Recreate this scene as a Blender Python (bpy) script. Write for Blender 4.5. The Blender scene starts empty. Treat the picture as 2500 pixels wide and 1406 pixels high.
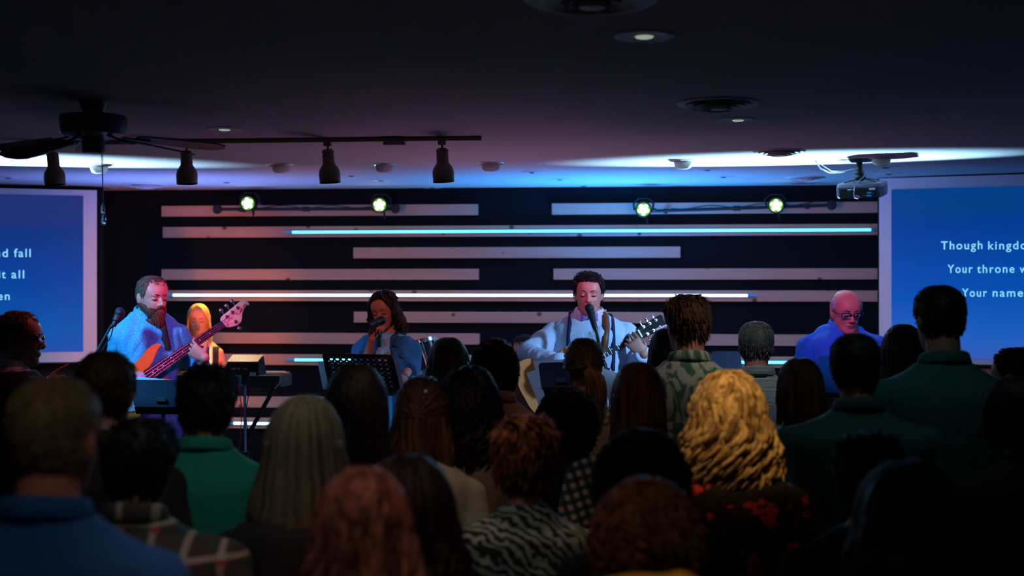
import bpy, math, random
import numpy as np
from mathutils import Vector, Matrix, Euler

scn = bpy.context.scene
COL = scn.collection
rnd = random.Random(7)

# ------------------------------------------------------------------ camera
CAMZ = 1.92
YAW = math.radians(6.0)
FPX = 3472.2
cam_d = bpy.data.cameras.new('camera')
cam = bpy.data.objects.new('camera', cam_d)
COL.objects.link(cam)
cam.location = (0, 0, CAMZ)
cam.rotation_euler = (math.radians(90), 0, YAW)
cam_d.sensor_width = 36.0
cam_d.lens = 50.0
cam_d.clip_start = 0.1
cam_d.dof.use_dof = True
cam_d.dof.focus_distance = 7.4
cam_d.dof.aperture_fstop = 2.1
scn.camera = cam
scn.view_settings.view_transform = 'Standard'
scn.view_settings.look = 'None'
scn.view_settings.exposure = 0.0
scn.view_settings.gamma = 1.0
scn.view_settings.use_curve_mapping = False

# ------------------------------------------------------------------ world: faint teal ambient fill, added to lift the blacks
wd = bpy.data.worlds.new('world')
scn.world = wd
wd.use_nodes = True
bg = wd.node_tree.nodes['Background']
bg.inputs[0].default_value = (0.30, 0.80, 0.90, 1)
bg.inputs[1].default_value = 0.004

S6, C6 = math.sin(YAW), math.cos(YAW)
FW = np.array([-S6, C6, 0.0]); RT = np.array([C6, S6, 0.0]); UP = np.array([0, 0, 1.0])
CAM = np.array([0, 0, CAMZ])

def W(px, py, d):
    """a point seen at the pixel (px, py) of the 2500x1406 frame, d metres in front of the camera plane"""
    return CAM + d * (FW + RT * ((px - 1250) / FPX) + UP * ((703 - py) / FPX))

HC = 0.817                      # ceiling height above the eye
YC = 7.67                       # crease of the ceiling
SLOPE = 0.03
YW = 11.5                       # back wall of the stage

def ceil_z(y):
    return CAMZ + HC + max(0.0, (YC - y)) * SLOPE

def CE(px, py):
    """ceiling point under a pixel"""
    r = FW + RT * ((px - 1250) / FPX) + UP * ((703 - py) / FPX)
    t = HC / r[2]
    if t * r[1] < YC:
        t = (HC + YC * SLOPE) / (r[2] + SLOPE * r[1])
    return CAM + t * r

def BW(px, py, y=YW):
    """point on a vertical plane parallel to the stage wall"""
    r = FW + RT * ((px - 1250) / FPX) + UP * ((703 - py) / FPX)
    return CAM + r * (y / r[1])

# ------------------------------------------------------------------ lights
def lamp(kind, name, loc, target, color, energy, size=0.1, spot=60, blend=0.5, scale=None):
    l = bpy.data.lights.new(name, kind)
    l.color = color
    l.energy = energy
    if kind == 'SPOT':
        l.spot_size = math.radians(spot); l.spot_blend = blend; l.shadow_soft_size = size
    elif kind == 'AREA':
        l.size = size
    else:
        l.shadow_soft_size = size
    o = bpy.data.objects.new(name, l)
    o.location = loc
    if target is not None:
        o.rotation_euler = (Vector(target) - Vector(loc)).to_track_quat('-Z', 'Y').to_euler()
    if scale: o.scale = scale
    COL.objects.link(o)
    return o

def VP(px, d, z):
    p = W(px, 703, d); return (p[0], p[1], z)
# stage wash: lamps high at the sides and over the front row, aimed at the band
lamp('SPOT', 'wash_blue_left', VP(-150, 6.9, 2.45), VP(560, 8.2, 1.35), (0.08, 0.46, 1.0), 200, 0.08, 42, 0.4)
lamp('SPOT', 'wash_blue_right', VP(2350, 6.7, 2.45), VP(1480, 8.1, 1.45), (0.24, 0.54, 1.0), 250, 0.08, 36, 0.4)
lamp('SPOT', 'wash_blue_centre', VP(1250, 6.3, 2.66), VP(1340, 8.1, 1.35), (0.30, 0.50, 1.0), 16, 0.08, 44, 0.5)
lamp('SPOT', 'wash_pink_bass', VP(700, 6.95, 2.62), VP(430, 8.1, 1.75), (1.0, 0.07, 0.50), 98, 0.08, 34, 0.6)
lamp('SPOT', 'wash_pink_singer', VP(1050, 6.3, 2.66), VP(945, 8.2, 1.65), (1.0, 0.36, 0.28), 34, 0.08, 18, 0.7)
lamp('SPOT', 'wash_pink_guitar', VP(1440, 6.3, 2.66), VP(1440, 8.1, 1.90), (1.0, 0.08, 0.42), 56, 0.06, 13, 0.8)
lamp('SPOT', 'wash_pink_elder', VP(1900, 6.4, 2.66), VP(2055, 8.2, 1.72), (1.0, 0.06, 0.36), 75, 0.08, 17, 0.5)
lamp('SPOT', 'wash_blue_elder', VP(2250, 6.4, 2.6), VP(2040, 8.2, 1.40), (0.04, 0.30, 1.0), 60, 0.08, 30, 0.5)
lamp('SPOT', 'wall_fill_rose', VP(700, 8.9, 2.2), VP(760, 11.6, 1.4), (1.0, 0.34, 0.42), 44, 0.2, 115, 1.0)  # unseen fill added to tint the slats rose
lamp('SPOT', 'wall_fill_mauve', VP(1750, 8.9, 2.2), VP(1780, 11.3, 1.4), (0.78, 0.34, 0.84), 44, 0.2, 115, 1.0)  # unseen fill added to tint the slats mauve
lamp('SPOT', 'upstage_amber', VP(590, 10.9, 2.55), VP(492, 10.6, 1.6), (1.0, 0.50, 0.04), 280, 0.05, 60, 0.6)
lamp('SPOT', 'keys_amber', VP(560, 9.6, 1.3), VP(490, 10.6, 1.5), (1.0, 0.24, 0.06), 60, 0.05, 60, 0.6)
lamp('SPOT', 'gold_kicker', VP(560, 9.3, 2.5), VP(600, 8.9, 1.4), (1.0, 0.62, 0.06), 30, 0.03, 40, 0.6)
# unseen spots added for the bright patches on the stage ceiling
lamp('SPOT', 'unseen_beam_left', VP(-40, 10.0, 1.9), VP(-40, 9.10, 2.737), (0.34, 0.60, 1.0), 1000, 0.02, 31, 0.8, (5.0, 1, 1))
lamp('SPOT', 'unseen_beam_right', VP(1960, 10.0, 1.9), VP(1930, 9.10, 2.737), (0.32, 0.64, 1.0), 1000, 0.02, 31, 0.8, (4.6, 1, 1))
lamp('SPOT', 'ceiling_fill_mauve', VP(1200, 9.2, 1.0), VP(1200, 9.0, 2.7), (0.62, 0.27, 0.60), 45, 0.5, 130, 0.9, (1.6, 1, 1))  # added spot standing in for stage light bounced to the ceiling
lamp('SPOT', 'ceiling_fill_blue', VP(1500, 10.9, 1.7), VP(1500, 10.75, 2.7), (0.02, 0.26, 1.0), 260, 0.3, 110, 0.9, (3.5, 1, 1))  # added spot, strengthens the LED tubes' blue on the ceiling
lamp('SPOT', 'ceiling_fill_indigo', VP(420, 10.8, 1.7), VP(420, 10.7, 2.7), (0.14, 0.24, 1.0), 120, 0.3, 100, 0.9, (2.2, 1, 1))  # added spot for the blue ceiling at the left of the wall
lamp('SPOT', 'border_fill_left', VP(330, 9.6, 2.2), VP(120, 11.3, 2.0), (0.22, 0.34, 1.0), 26, 0.2, 90, 0.9)  # added spot standing in for projector spill on the left border
lamp('SPOT', 'border_fill_right', VP(2050, 8.9, 2.2), VP(2300, 10.3, 2.0), (0.30, 0.38, 1.0), 14, 0.2, 90, 0.9)  # added spot standing in for projector spill on the right border
lamp('SPOT', 'face_fill_red', VP(330, 6.9, 2.6), VP(30, 6.7, 1.7), (1.0, 0.16, 0.10), 5, 0.05, 40, 0.6)  # unseen red spot added on the face of the suited man
# unseen downward fill spots added to brighten the crowd
for n_, a_, b_, e_, c_, w_ in (('crowd_fill_left', VP(330, 1.7, 2.84), VP(140, 2.75, 1.5), 6, (1.0, 0.84, 0.62), 70), ('crowd_fill_left_row', VP(560, 3.2, 2.82), VP(450, 4.0, 1.4), 3.4, (0.9, 0.92, 0.85), 90),
                               ('crowd_fill_right', VP(2200, 4.3, 2.8), VP(2300, 5.2, 1.4), 4, (0.7, 0.95, 0.95), 80), ('crowd_fill_centre', VP(1150, 3.4, 2.8), VP(1100, 4.2, 1.4), 3.5, (1.0, 0.78, 0.6), 90),
                               ('crowd_fill_front', VP(1640, 1.9, 2.85), VP(1600, 2.6, 1.4), 11, (1.0, 0.66, 0.36), 40)):
    lamp('SPOT', n_, a_, b_, c_, e_, 0.08, w_, 0.8)
# ------------------------------------------------------------------ materials
_M = {}
def srgb(*c):
    return tuple((v / 255 / 12.92 if v / 255 <= 0.04045 else ((v / 255 + 0.055) / 1.055) ** 2.4) for v in c)

class NT:
    def __init__(s, mat):
        s.t = mat.node_tree; s.n = s.t.nodes; s.l = s.t.links
    def new(s, t, **kw):
        n = s.n.new(t)
        for k, v in kw.items(): setattr(n, k, v)
        return n
    def link(s, a, b): s.l.new(a, b)
    def math(s, op, a, b=None, c=None):
        n = s.new('ShaderNodeMath', operation=op)
        for i, v in enumerate((a, b, c)):
            if v is None: continue
            if hasattr(v, 'links'): s.link(v, n.inputs[i])
            else: n.inputs[i].default_value = v
        return n.outputs[0]
    def mix(s, fac, a, b, mode='MIX'):
        n = s.new('ShaderNodeMix', data_type='RGBA', blend_type=mode)
        for sock, v in ((n.inputs[0], fac), (n.inputs[6], a), (n.inputs[7], b)):
            if hasattr(v, 'links'): s.link(v, sock)
            elif isinstance(v, (int, float)): sock.default_value = v
            else: sock.default_value = (*v[:3], 1)
        return n.outputs[2]
    def coords(s, scale=(1, 1, 1), kind='Object'):
        tc = s.new('ShaderNodeTexCoord'); mp = s.new('ShaderNodeMapping')
        mp.inputs['Scale'].default_value = scale
        s.link(tc.outputs[kind], mp.inputs[0]); return mp.outputs[0]
    def sep(s, v):
        n = s.new('ShaderNodeSeparateXYZ'); s.link(v, n.inputs[0]); return n.outputs
    def noise(s, v, scale, detail=4, rough=0.55):
        n = s.new('ShaderNodeTexNoise'); s.link(v, n.inputs['Vector'])
        n.inputs['Scale'].default_value = scale; n.inputs['Detail'].default_value = detail
        n.inputs['Roughness'].default_value = rough; return n.outputs[0]
    def ramp(s, f, stops):
        n = s.new('ShaderNodeValToRGB'); s.link(f, n.inputs[0])
        e = n.color_ramp.elements
        while len(e) < len(stops): e.new(0.5)
        for k, (p, c) in enumerate(stops):
            e[k].position = p; e[k].color = (*c[:3], 1)
        return n.outputs[0]
    def band(s, v, period, width, off=0.0):
        """1 inside stripes of the given width fraction"""
        return s.math('LESS_THAN', s.math('FRACT', s.math('MULTIPLY_ADD', v, 1 / period, off)), width)

def mat(name, base=(0.5, 0.5, 0.5), rough=0.6, metal=0.0, bump=None, color=None, emit=None, spec=0.5, sheen=0.0, vary=0.0, trans=0.0):
    if name in _M: return _M[name]
    m = bpy.data.materials.new(name); m.use_nodes = True
    _M[name] = m
    t = NT(m); b = m.node_tree.nodes['Principled BSDF']
    b.inputs['Base Color'].default_value = (*base, 1)
    b.inputs['Roughness'].default_value = rough
    b.inputs['Metallic'].default_value = metal
    b.inputs['Specular IOR Level'].default_value = spec
    b.inputs['Sheen Weight'].default_value = sheen
    b.inputs['Transmission Weight'].default_value = trans
    if vary:
        f = t.noise(t.coords(), 14, 3)
        c = t.mix(f, tuple(x * (1 - vary) for x in base), tuple(min(1, x * (1 + vary)) for x in base))
        t.link(c, b.inputs['Base Color'])
    if color: t.link(color(t), b.inputs['Base Color'])
    if bump:
        bn = t.new('ShaderNodeBump'); bn.inputs['Strength'].default_value = bump[1]
        bn.inputs['Distance'].default_value = bump[2] if len(bump) > 2 else 0.01
        t.link(t.noise(t.coords(bump[3] if len(bump) > 3 else (1, 1, 1)), bump[0], 4), bn.inputs['Height'])
        t.link(bn.outputs[0], b.inputs['Normal'])
    if emit:
        b.inputs['Emission Color'].default_value = (*emit[0], 1)
        b.inputs['Emission Strength'].default_value = emit[1]
    return m

def hair_mat(name, dark, light, rough=0.5):
    """strands vary lock by lock and along the length"""
    if name in _M: return _M[name]
    m = bpy.data.materials.new(name); m.use_nodes = True; _M[name] = m
    t = NT(m); b = m.node_tree.nodes['Principled BSDF']
    at = t.new('ShaderNodeAttribute', attribute_name='lock')
    n = t.noise(t.coords((60, 60, 8)), 1.0, 3)
    f = t.math('MULTIPLY_ADD', n, 0.6, t.math('MULTIPLY', at.outputs['Fac'], 0.5))
    t.link(t.ramp(f, [(0.25, dark), (0.8, light)]), b.inputs['Base Color'])
    b.inputs['Roughness'].default_value = rough
    b.inputs['Specular IOR Level'].default_value = 0.22
    bn = t.new('ShaderNodeBump'); bn.inputs['Strength'].default_value = 0.5; bn.inputs['Distance'].default_value = 0.004
    t.link(t.noise(t.coords((220, 220, 18)), 1.0, 3), bn.inputs['Height'])
    t.link(bn.outputs[0], b.inputs['Normal'])
    return m

def skin_mat(name, base):
    if name in _M: return _M[name]
    m = mat(name, base, 0.5, vary=0.08, bump=(60, 0.15, 0.002))
    b = m.node_tree.nodes['Principled BSDF']
    b.inputs['Subsurface Weight'].default_value = 0.08
    b.inputs['Subsurface Radius'].default_value = (0.02, 0.008, 0.004)
    return m

def cloth(name, base, rough=0.85, color=None):
    return mat(name, base, rough, bump=(22, 0.5, 0.016, (1, 1, 0.45)), color=color, sheen=0.02, vary=0.12 if color is None else 0)

M_BLACK = mat('black_plastic', (0.006, 0.007, 0.008), 0.45, vary=0.3)
M_MATTE = mat('matte_black_metal', (0.008, 0.009, 0.010), 0.6, vary=0.2)
M_CHROME = mat('chrome', (0.75, 0.76, 0.78), 0.14, 1.0)
M_STEEL = mat('brushed_steel', (0.32, 0.33, 0.35), 0.32, 1.0)
M_CEIL = mat('textured_ceiling_plaster', (0.62, 0.57, 0.50), 0.92, bump=(95, 0.6, 0.012), vary=0.06)
M_WALL = mat('black_painted_wall', (0.0025, 0.006, 0.009), 0.8, bump=(30, 0.1), spec=0.2)
M_WHITE = mat('white_painted_metal', (0.60, 0.58, 0.54), 0.5)
M_PAPER = mat('white_paper', (0.82, 0.82, 0.82), 0.8, vary=0.03)
_t = NT(M_PAPER); _tr = _t.new('ShaderNodeBsdfTranslucent'); _tr.inputs[0].default_value = (0.85, 0.85, 0.85, 1)
_mx = _t.new('ShaderNodeMixShader'); _mx.inputs[0].default_value = 0.45
_t.link(M_PAPER.node_tree.nodes['Principled BSDF'].outputs[0], _mx.inputs[1]); _t.link(_tr.outputs[0], _mx.inputs[2])
_t.link(_mx.outputs[0], M_PAPER.node_tree.nodes['Material Output'].inputs[0])

def c_wood(t):
    v = t.coords((0.35, 9, 9))
    oi = t.new('ShaderNodeObjectInfo')
    cx = t.new('ShaderNodeCombineXYZ'); t.link(t.math('MULTIPLY', oi.outputs['Random'], 40.0), cx.inputs[0]); t.link(t.math('MULTIPLY', oi.outputs['Random'], 17.0), cx.inputs[2])
    av = t.new('ShaderNodeVectorMath', operation='ADD'); t.link(t.coords((0.8, 0, 14)), av.inputs[0]); t.link(cx.outputs[0], av.inputs[1])
    c = t.mix(t.noise(av.outputs[0], 3.0, 5, 0.6), (0.52, 0.31, 0.22), (0.76, 0.52, 0.39))
    ad = t.new('ShaderNodeVectorMath', operation='ADD'); t.link(t.coords((7, 0, 8)), ad.inputs[0]); t.link(cx.outputs[0], ad.inputs[1])
    vo = t.new('ShaderNodeTexVoronoi'); t.link(ad.outputs[0], vo.inputs['Vector']); vo.inputs['Scale'].default_value = 1.0
    gate = t.math('LESS_THAN', t.sep(vo.outputs['Color'])[0], 0.60)
    k = t.math('MULTIPLY', t.math('SUBTRACT', t.math('ADD', vo.outputs['Distance'], gate), 0.08), 9.0)
    k = t.math('MINIMUM', t.math('MAXIMUM', k, 0.0), 1.0)
    return t.mix(k, (0.14, 0.04, 0.03), c)
M_PINE = mat('knotty_pine_board', rough=0.6, color=c_wood, bump=(40, 0.2, 0.004, (0.1, 1, 1)))

# ------------------------------------------------------------------ mesh builder
def frame_from(d, ref=(0, 0, 1)):
    d = np.array(d, float); d = d / (np.linalg.norm(d) + 1e-12)
    r = np.array(ref, float)
    if abs(np.dot(d, r)) > 0.97: r = np.array([1.0, 0, 0])
    u = np.cross(r, d); u /= np.linalg.norm(u)
    v = np.cross(d, u)
    return u, v, d

class MB:
    def __init__(s):
        s.V = []; s.F = []; s.A = []; s.n = 0; s.tag = 0.5; s.MI = []; s.mi = 0
    def add(s, verts, faces):
        s.V.append(np.asarray(verts, float).reshape(-1, 3)); k = len(s.V[-1])
        o = s.n
        s.F += [tuple(i + o for i in f) for f in faces]
        s.MI += [s.mi] * len(faces)
        s.A.append(np.full(k, s.tag)); s.n += k
        return s
    def box(s, c, size, rot=None):
        x, y, z = (np.array(size, float) / 2)
        v = np.array([[i * x, j * y, k * z] for i in (-1, 1) for j in (-1, 1) for k in (-1, 1)])
        if rot is not None: v = v @ np.array(rot).T
        s.add(v + np.array(c, float), [(0, 1, 3, 2), (4, 6, 7, 5), (0, 4, 5, 1), (2, 3, 7, 6), (0, 2, 6, 4), (1, 5, 7, 3)])
        return s
    def rings(s, R, cap=True, closed=False):
        """R: list of (n,3) arrays"""
        n = len(R[0]); m = len(R)
        f = []
        for i in range(m - 1 + (1 if closed else 0)):
            a = i * n; b = ((i + 1) % m) * n
            for j in range(n):
                k = (j + 1) % n
                f.append((a + j, a + k, b + k, b + j))
        if cap and not closed:
            f.append(tuple(range(n - 1, -1, -1))); f.append(tuple((m - 1) * n + j for j in range(n)))
        s.add(np.concatenate(R), f); return s
    def tube(s, pts, rad, n=8, flat=1.0, ref=(0, 0, 1), cap=True):
        P = np.array(pts, float); m = len(P)
        rad = np.full(m, rad, float) if np.isscalar(rad) else np.array(rad, float)
        T = np.gradient(P, axis=0)
        T /= (np.linalg.norm(T, axis=1)[:, None] + 1e-12)
        u, v, _ = frame_from(T[0], ref)
        a = np.arange(n) * 2 * math.pi / n; ca, sa = np.cos(a), np.sin(a)
        R = []
        for i in range(m):
            u = u - T[i] * np.dot(u, T[i]); u /= (np.linalg.norm(u) + 1e-12); v = np.cross(T[i], u)
            R.append(P[i] + rad[i] * (np.outer(ca, u) + flat * np.outer(sa, v)))
        return s.rings(R, cap)
    def cyl(s, p0, p1, r0, r1=None, n=24):
        return s.tube([p0, p1], [r0, r0 if r1 is None else r1], n)
    def lathe(s, base, axis, prof, n=32):
        """prof: list of (r, h) along the axis"""
        u, v, d = frame_from(axis)
        a = np.arange(n) * 2 * math.pi / n
        R = [np.array(base, float) + d * h + max(r, 1e-5) * (np.outer(np.cos(a), u) + np.outer(np.sin(a), v)) for r, h in prof]
        return s.rings(R)
    def ell(s, c, r, rot=None, nu=16, nv=10):
        v = []
        for i in range(1, nv):
            p = math.pi * i / nv
            for j in range(nu):
                q = 2 * math.pi * j / nu
                v.append((math.sin(p) * math.cos(q), math.sin(p) * math.sin(q), math.cos(p)))
        v.append((0, 0, 1)); v.append((0, 0, -1))
        V = np.array(v) * np.array(r, float)
        if rot is not None: V = V @ np.array(rot).T
        f = []
        for i in range(nv - 2):
            for j in range(nu):
                k = (j + 1) % nu
                f.append((i * nu + j, (i + 1) * nu + j, (i + 1) * nu + k, i * nu + k))
        t = (nv - 1) * nu
        for j in range(nu):
            k = (j + 1) % nu
            f.append((t, j, k)); f.append((t + 1, (nv - 2) * nu + k, (nv - 2) * nu + j))
        s.add(V + np.array(c, float), f); return s
    def limb(s, p0, p1, r0, r1, n=16):
        """tapered capsule"""
        p0 = np.array(p0, float); p1 = np.array(p1, float)
        d = p1 - p0; L = np.linalg.norm(d) + 1e-9; d = d / L
        P, R = [], []
        for t in (-0.98, -0.8, -0.45, 0): P.append(p0 + d * r0 * t); R.append(r0 * math.sqrt(max(1e-4, 1 - t * t)))
        for t in (0.33, 0.66): P.append(p0 + d * L * t); R.append(r0 + (r1 - r0) * t)
        for t in (0, 0.45, 0.8, 0.98): P.append(p1 + d * r1 * t); R.append(r1 * math.sqrt(max(1e-4, 1 - t * t)))
        return s.tube(P, R, n)
    def prism(s, poly, o, u, v, w, t0, t1):
        """extrude a 2D outline (a,b) -> o + a*u + b*v from t0 to t1 along w"""
        o, u, v, w = (np.array(q, float) for q in (o, u, v, w))
        A = [o + a * u + b * v + w * t0 for a, b in poly]; B = [o + a * u + b * v + w * t1 for a, b in poly]
        return s.rings([np.array(A), np.array(B)])
    def xf(s, M):
        """transform all by a 4x4"""
        M = np.array(M)
        s.V = [v @ M[:3, :3].T + M[:3, 3] for v in s.V]; return s
    def merge(s, o):
        off = s.n
        s.V += o.V; s.A += o.A; s.F += [tuple(i + off for i in f) for f in o.F]; s.MI += o.MI; s.n += o.n
        return s
    def mesh(s, name, mats=None, smooth=True):
        me = bpy.data.meshes.new(name)
        V = np.concatenate(s.V) if s.V else np.zeros((0, 3))
        me.from_pydata(V.tolist(), [], s.F)
        if mats:
            for m in (mats if isinstance(mats, (list, tuple)) else [mats]): me.materials.append(m)
            if isinstance(mats, (list, tuple)) and len(mats) > 1:
                me.polygons.foreach_set('material_index', s.MI)
        at = me.attributes.new('lock', 'FLOAT', 'POINT'); at.data.foreach_set('value', np.concatenate(s.A).astype(np.float32))
        if smooth: me.polygons.foreach_set('use_smooth', [True] * len(me.polygons))
        me.update()
        return me

def sharp(me, ang=40):
    try: me.set_sharp_from_angle(angle=math.radians(ang))
    except Exception: pass

def obj(name, mb, m, parent=None, loc=None, smooth=True, ang=40, bevel=0):
    me = mb.mesh(name, m, smooth) if isinstance(mb, MB) else mb
    if isinstance(mb, MB) and smooth and ang: sharp(me, ang)
    o = bpy.data.objects.new(name, me); COL.objects.link(o)
    if loc is not None: o.location = loc
    if parent is not None: o.parent = parent
    if bevel:
        b = o.modifiers.new('bevel', 'BEVEL'); b.width = bevel; b.segments = 2; b.limit_method = 'ANGLE'
    return o

def tag(o, label, cat, group=None):
    o['label'] = label; o['category'] = cat
    if group: o['group'] = group
    return o

def thing(name, label, cat, loc=(0, 0, 0), rotz=0.0, group=None):
    o = bpy.data.objects.new(name, None); COL.objects.link(o)
    o.location = loc; o.rotation_euler = (0, 0, rotz); o.empty_display_size = 0.05
    return tag(o, label, cat, group)

def struct(name, mb, m, smooth=False):
    o = obj(name, mb, m, None, smooth=smooth, ang=0); o['kind'] = 'structure'; return o

def dup(root, loc, rot=None, label=None):
    r = root.copy(); COL.objects.link(r); r.location = loc
    if rot is not None: r.rotation_euler = rot
    if label: r['label'] = label
    for ch in list(root.children):
        c = ch.copy(); COL.objects.link(c); c.parent = r
        for g in list(ch.children):
            e = g.copy(); COL.objects.link(e); e.parent = c
    return r

def text(name, body, loc, rot, size, m, parent=None, spacing=1.0, ext=0.001, align='LEFT', sx=1.0):
    cu = bpy.data.curves.new(name, 'FONT'); cu.body = body; cu.size = size
    cu.space_character = spacing; cu.extrude = ext; cu.align_x = align; cu.offset = size * 0.010
    tmp = bpy.data.objects.new(name, cu); COL.objects.link(tmp)
    dg = bpy.context.evaluated_depsgraph_get()
    me = bpy.data.meshes.new_from_object(tmp.evaluated_get(dg))
    bpy.data.objects.remove(tmp); bpy.data.curves.remove(cu)
    me.materials.clear(); me.materials.append(m)
    o = bpy.data.objects.new(name, me); COL.objects.link(o)
    o.location = loc; o.rotation_euler = rot; o.scale = (sx, 1, 1)
    if parent is not None: o.parent = parent
    return o

# ------------------------------------------------------------------ room
def slab(name, pts, nrm, th, m):
    P = np.array(pts, float); n = np.array(nrm, float)
    mb = MB().rings([P, P + n * th]); return struct(name, mb, m)

ZT = CAMZ + HC
XR = 6.2
M_FLOOR = mat('dark_carpet', (0.03, 0.03, 0.035), 0.95, bump=(300, 0.4, 0.004), vary=0.3)
slab('floor', [(-XR, -1.5, 0), (XR, -1.5, 0), (XR, YW + 1, 0), (-XR, YW + 1, 0)], (0, 0, -1), 0.1, M_FLOOR)
# ceiling in two planes with a crease; front slope added so grazing light drops there
mb = MB()
zr = ceil_z(-1.5)
prof = [(-1.5, zr), (YC, ZT), (YW + 1, ZT)]
A = [(-XR, y, z) for y, z in prof] + [(-XR, y, z + 0.15) for y, z in reversed(prof)]
B = [(XR, y, z) for (x, y, z) in A]
mb.rings([np.array(A, float), np.array(B, float)])
struct('ceiling', mb, M_CEIL)
slab('wall_back', [(-5.6, YW, 0), (3.5, YW, 0), (3.5, YW, ZT), (-5.6, YW, ZT)], (0, 1, 0), 0.1, M_WALL)
slab('wall_left', [(-XR, -1.5, 0), (-XR, YW, 0), (-XR, YW, ZT), (-XR, -1.5, ZT)], (-1, 0, 0), 0.1, M_WALL)
slab('wall_right', [(XR, -1.5, 0), (XR, YW, 0), (XR, YW, ZT), (XR, -1.5, ZT)], (1, 0, 0), 0.1, M_WALL)
M_STAGE = mat('dark_stage_carpet', (0.02, 0.02, 0.028), 0.9, vary=0.3)
STZ = 0.25
slab('trim_1', [(-5.2, 7.1, STZ), (3.2, 7.1, STZ), (3.2, YW, STZ), (-5.2, YW, STZ)], (0, 0, -1), STZ, M_STAGE)


# angled wing walls that carry the screens
def wing(name, pa, pb, th, m):
    a = np.array(pa, float); b = np.array(pb, float)
    n = np.array([-(b - a)[1], (b - a)[0], 0]); n /= np.linalg.norm(n)
    if n[1] < 0: n = -n
    P = [(a[0], a[1], 0), (b[0], b[1], 0), (b[0], b[1], ZT), (a[0], a[1], ZT)]
    return slab(name, P, n, th, m), n
def c_redwood(t):
    s = t.sep(t.coords((1, 1, 1), 'Object'))
    g = t.math('FRACT', t.math('MULTIPLY', s[2], 6.7))
    n = t.noise(t.coords((3, 3, 26)), 1.0, 4)
    c = t.mix(n, (0.30, 0.07, 0.04), (0.55, 0.17, 0.10))
    return t.mix(t.math('LESS_THAN', g, 0.05), c, (0.05, 0.012, 0.01))
M_REDWOOD = mat('red_brown_plank_wainscot', rough=0.45, color=c_redwood)

def polar(p0, ang, L):
    return p0 + (RT * math.cos(ang) + FW * math.sin(ang)) * L
# left: nearer towards the left; right: nearer towards the right
LW0 = W(240, 703, 11.42); LDIR = -(RT * math.cos(math.radians(19)) + FW * math.sin(math.radians(19)))
LW1 = LW0 + LDIR * 2.9
RW0 = W(2145, 703, 10.50); RDIR = RT * math.cos(math.radians(24)) - FW * math.sin(math.radians(24))
RW1 = RW0 + RDIR * 3.6
_, LN = wing('wall_left_wing', LW0 - LDIR * 0.02 + np.array([0, .06, 0]), LW1 + np.array([0, .06, 0]), 0.08, M_WALL)
_, RN = wing('wall_right_wing', RW0 + np.array([0, .06, 0]), RW1 + np.array([0, .06, 0]), 0.08, M_WALL)
def ret(name, p, q):
    wing(name, p, q, 0.05, M_WALL)
RE = W(2215, 703, 11.3); RE[1] = YW
LE = W(170, 703, 11.9); LE[1] = YW
ret('wall_right_return', RW0 + np.array([0.10, .08, 0]), RE + np.array([0.08, 0, 0]))
ret('wall_left_return', LE + np.array([-0.08, 0, 0]), LW0 + np.array([-0.10, .08, 0]))

# wainscot below the right screen
a = RW0 + RDIR * 0.35; b = RW1
mb = MB()
P0 = np.array([a[0], a[1], 0.1]); P1 = np.array([b[0], b[1], 0.1])
zt = 1.36
mb.rings([np.array([P0, P1, [P1[0], P1[1], zt], [P0[0], P0[1], zt]]), np.array([P0, P1, [P1[0], P1[1], zt], [P0[0], P0[1], zt]]) + RN * 0.05])
struct('trim_2', mb, M_REDWOOD)
# ------------------------------------------------------------------ projection screens
M_SCREEN = mat('white_screen_fabric', (0.80, 0.78, 0.80), 0.85, vary=0.02)
def screen_emit(name, stops, power, side):
    m = bpy.data.materials.new(name); m.use_nodes = True
    t = NT(m); b = m.node_tree.nodes['Principled BSDF']
    b.inputs['Base Color'].default_value = (0.006, 0.01, 0.03, 1); b.inputs['Roughness'].default_value = 0.9
    tc = t.new('ShaderNodeTexCoord'); s = t.sep(tc.outputs['Object'])
    n = t.noise(t.coords((1.2, 1, 1.2)), 1.0, 3)
    f = t.math('MULTIPLY_ADD', n, 0.25, t.math('MULTIPLY', s[2], 0.80))
    t.link(t.ramp(f, stops), b.inputs['Emission Color']); b.inputs['Emission Strength'].default_value = power
    return m
M_LYRIC = mat('projected_lyrics', (0.5, 0.5, 0.5), 0.9, emit=((0.22, 0.72, 0.95), 0.95))

def make_screen(name, label, p0, dirv, nrm, length, ztop, zbot, inset0, inztop, inzbot, m_img, hem):
    """p0: the inner vertical edge; local x runs along dirv away from the stage"""
    ang = math.atan2(dirv[1], dirv[0])
    t = thing(name, label, 'screen', (p0[0], p0[1], zbot), ang)
    sgn = 1 if (math.cos(ang) * nrm[1] - math.sin(ang) * nrm[0]) > 0 else -1   # local +y away from the viewer or not
    f = MB().box((length / 2, 0, (ztop - zbot) / 2), (length, 0.012, ztop - zbot))
    obj('fabric', f, M_SCREEN, t)
    im = MB().box((inset0 + (length - inset0) / 2, 0, (inztop - inzbot) / 2), (length - inset0, 0.004, inztop - inzbot))
    obj('projected_image', im, m_img, t, loc=(0, -sgn * 0.010, inzbot - zbot))
    b = MB().cyl((0, 0, -0.004), (length, 0, -0.004), 0.010, n=10)
    obj('bottom_bar', b, M_BLACK, t)
    if hem: obj('case', MB().box((length / 2, 0.0, ztop - zbot - 0.02), (length, 0.07, 0.035)), M_BLACK, t)
    return t, sgn, ang

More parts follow.
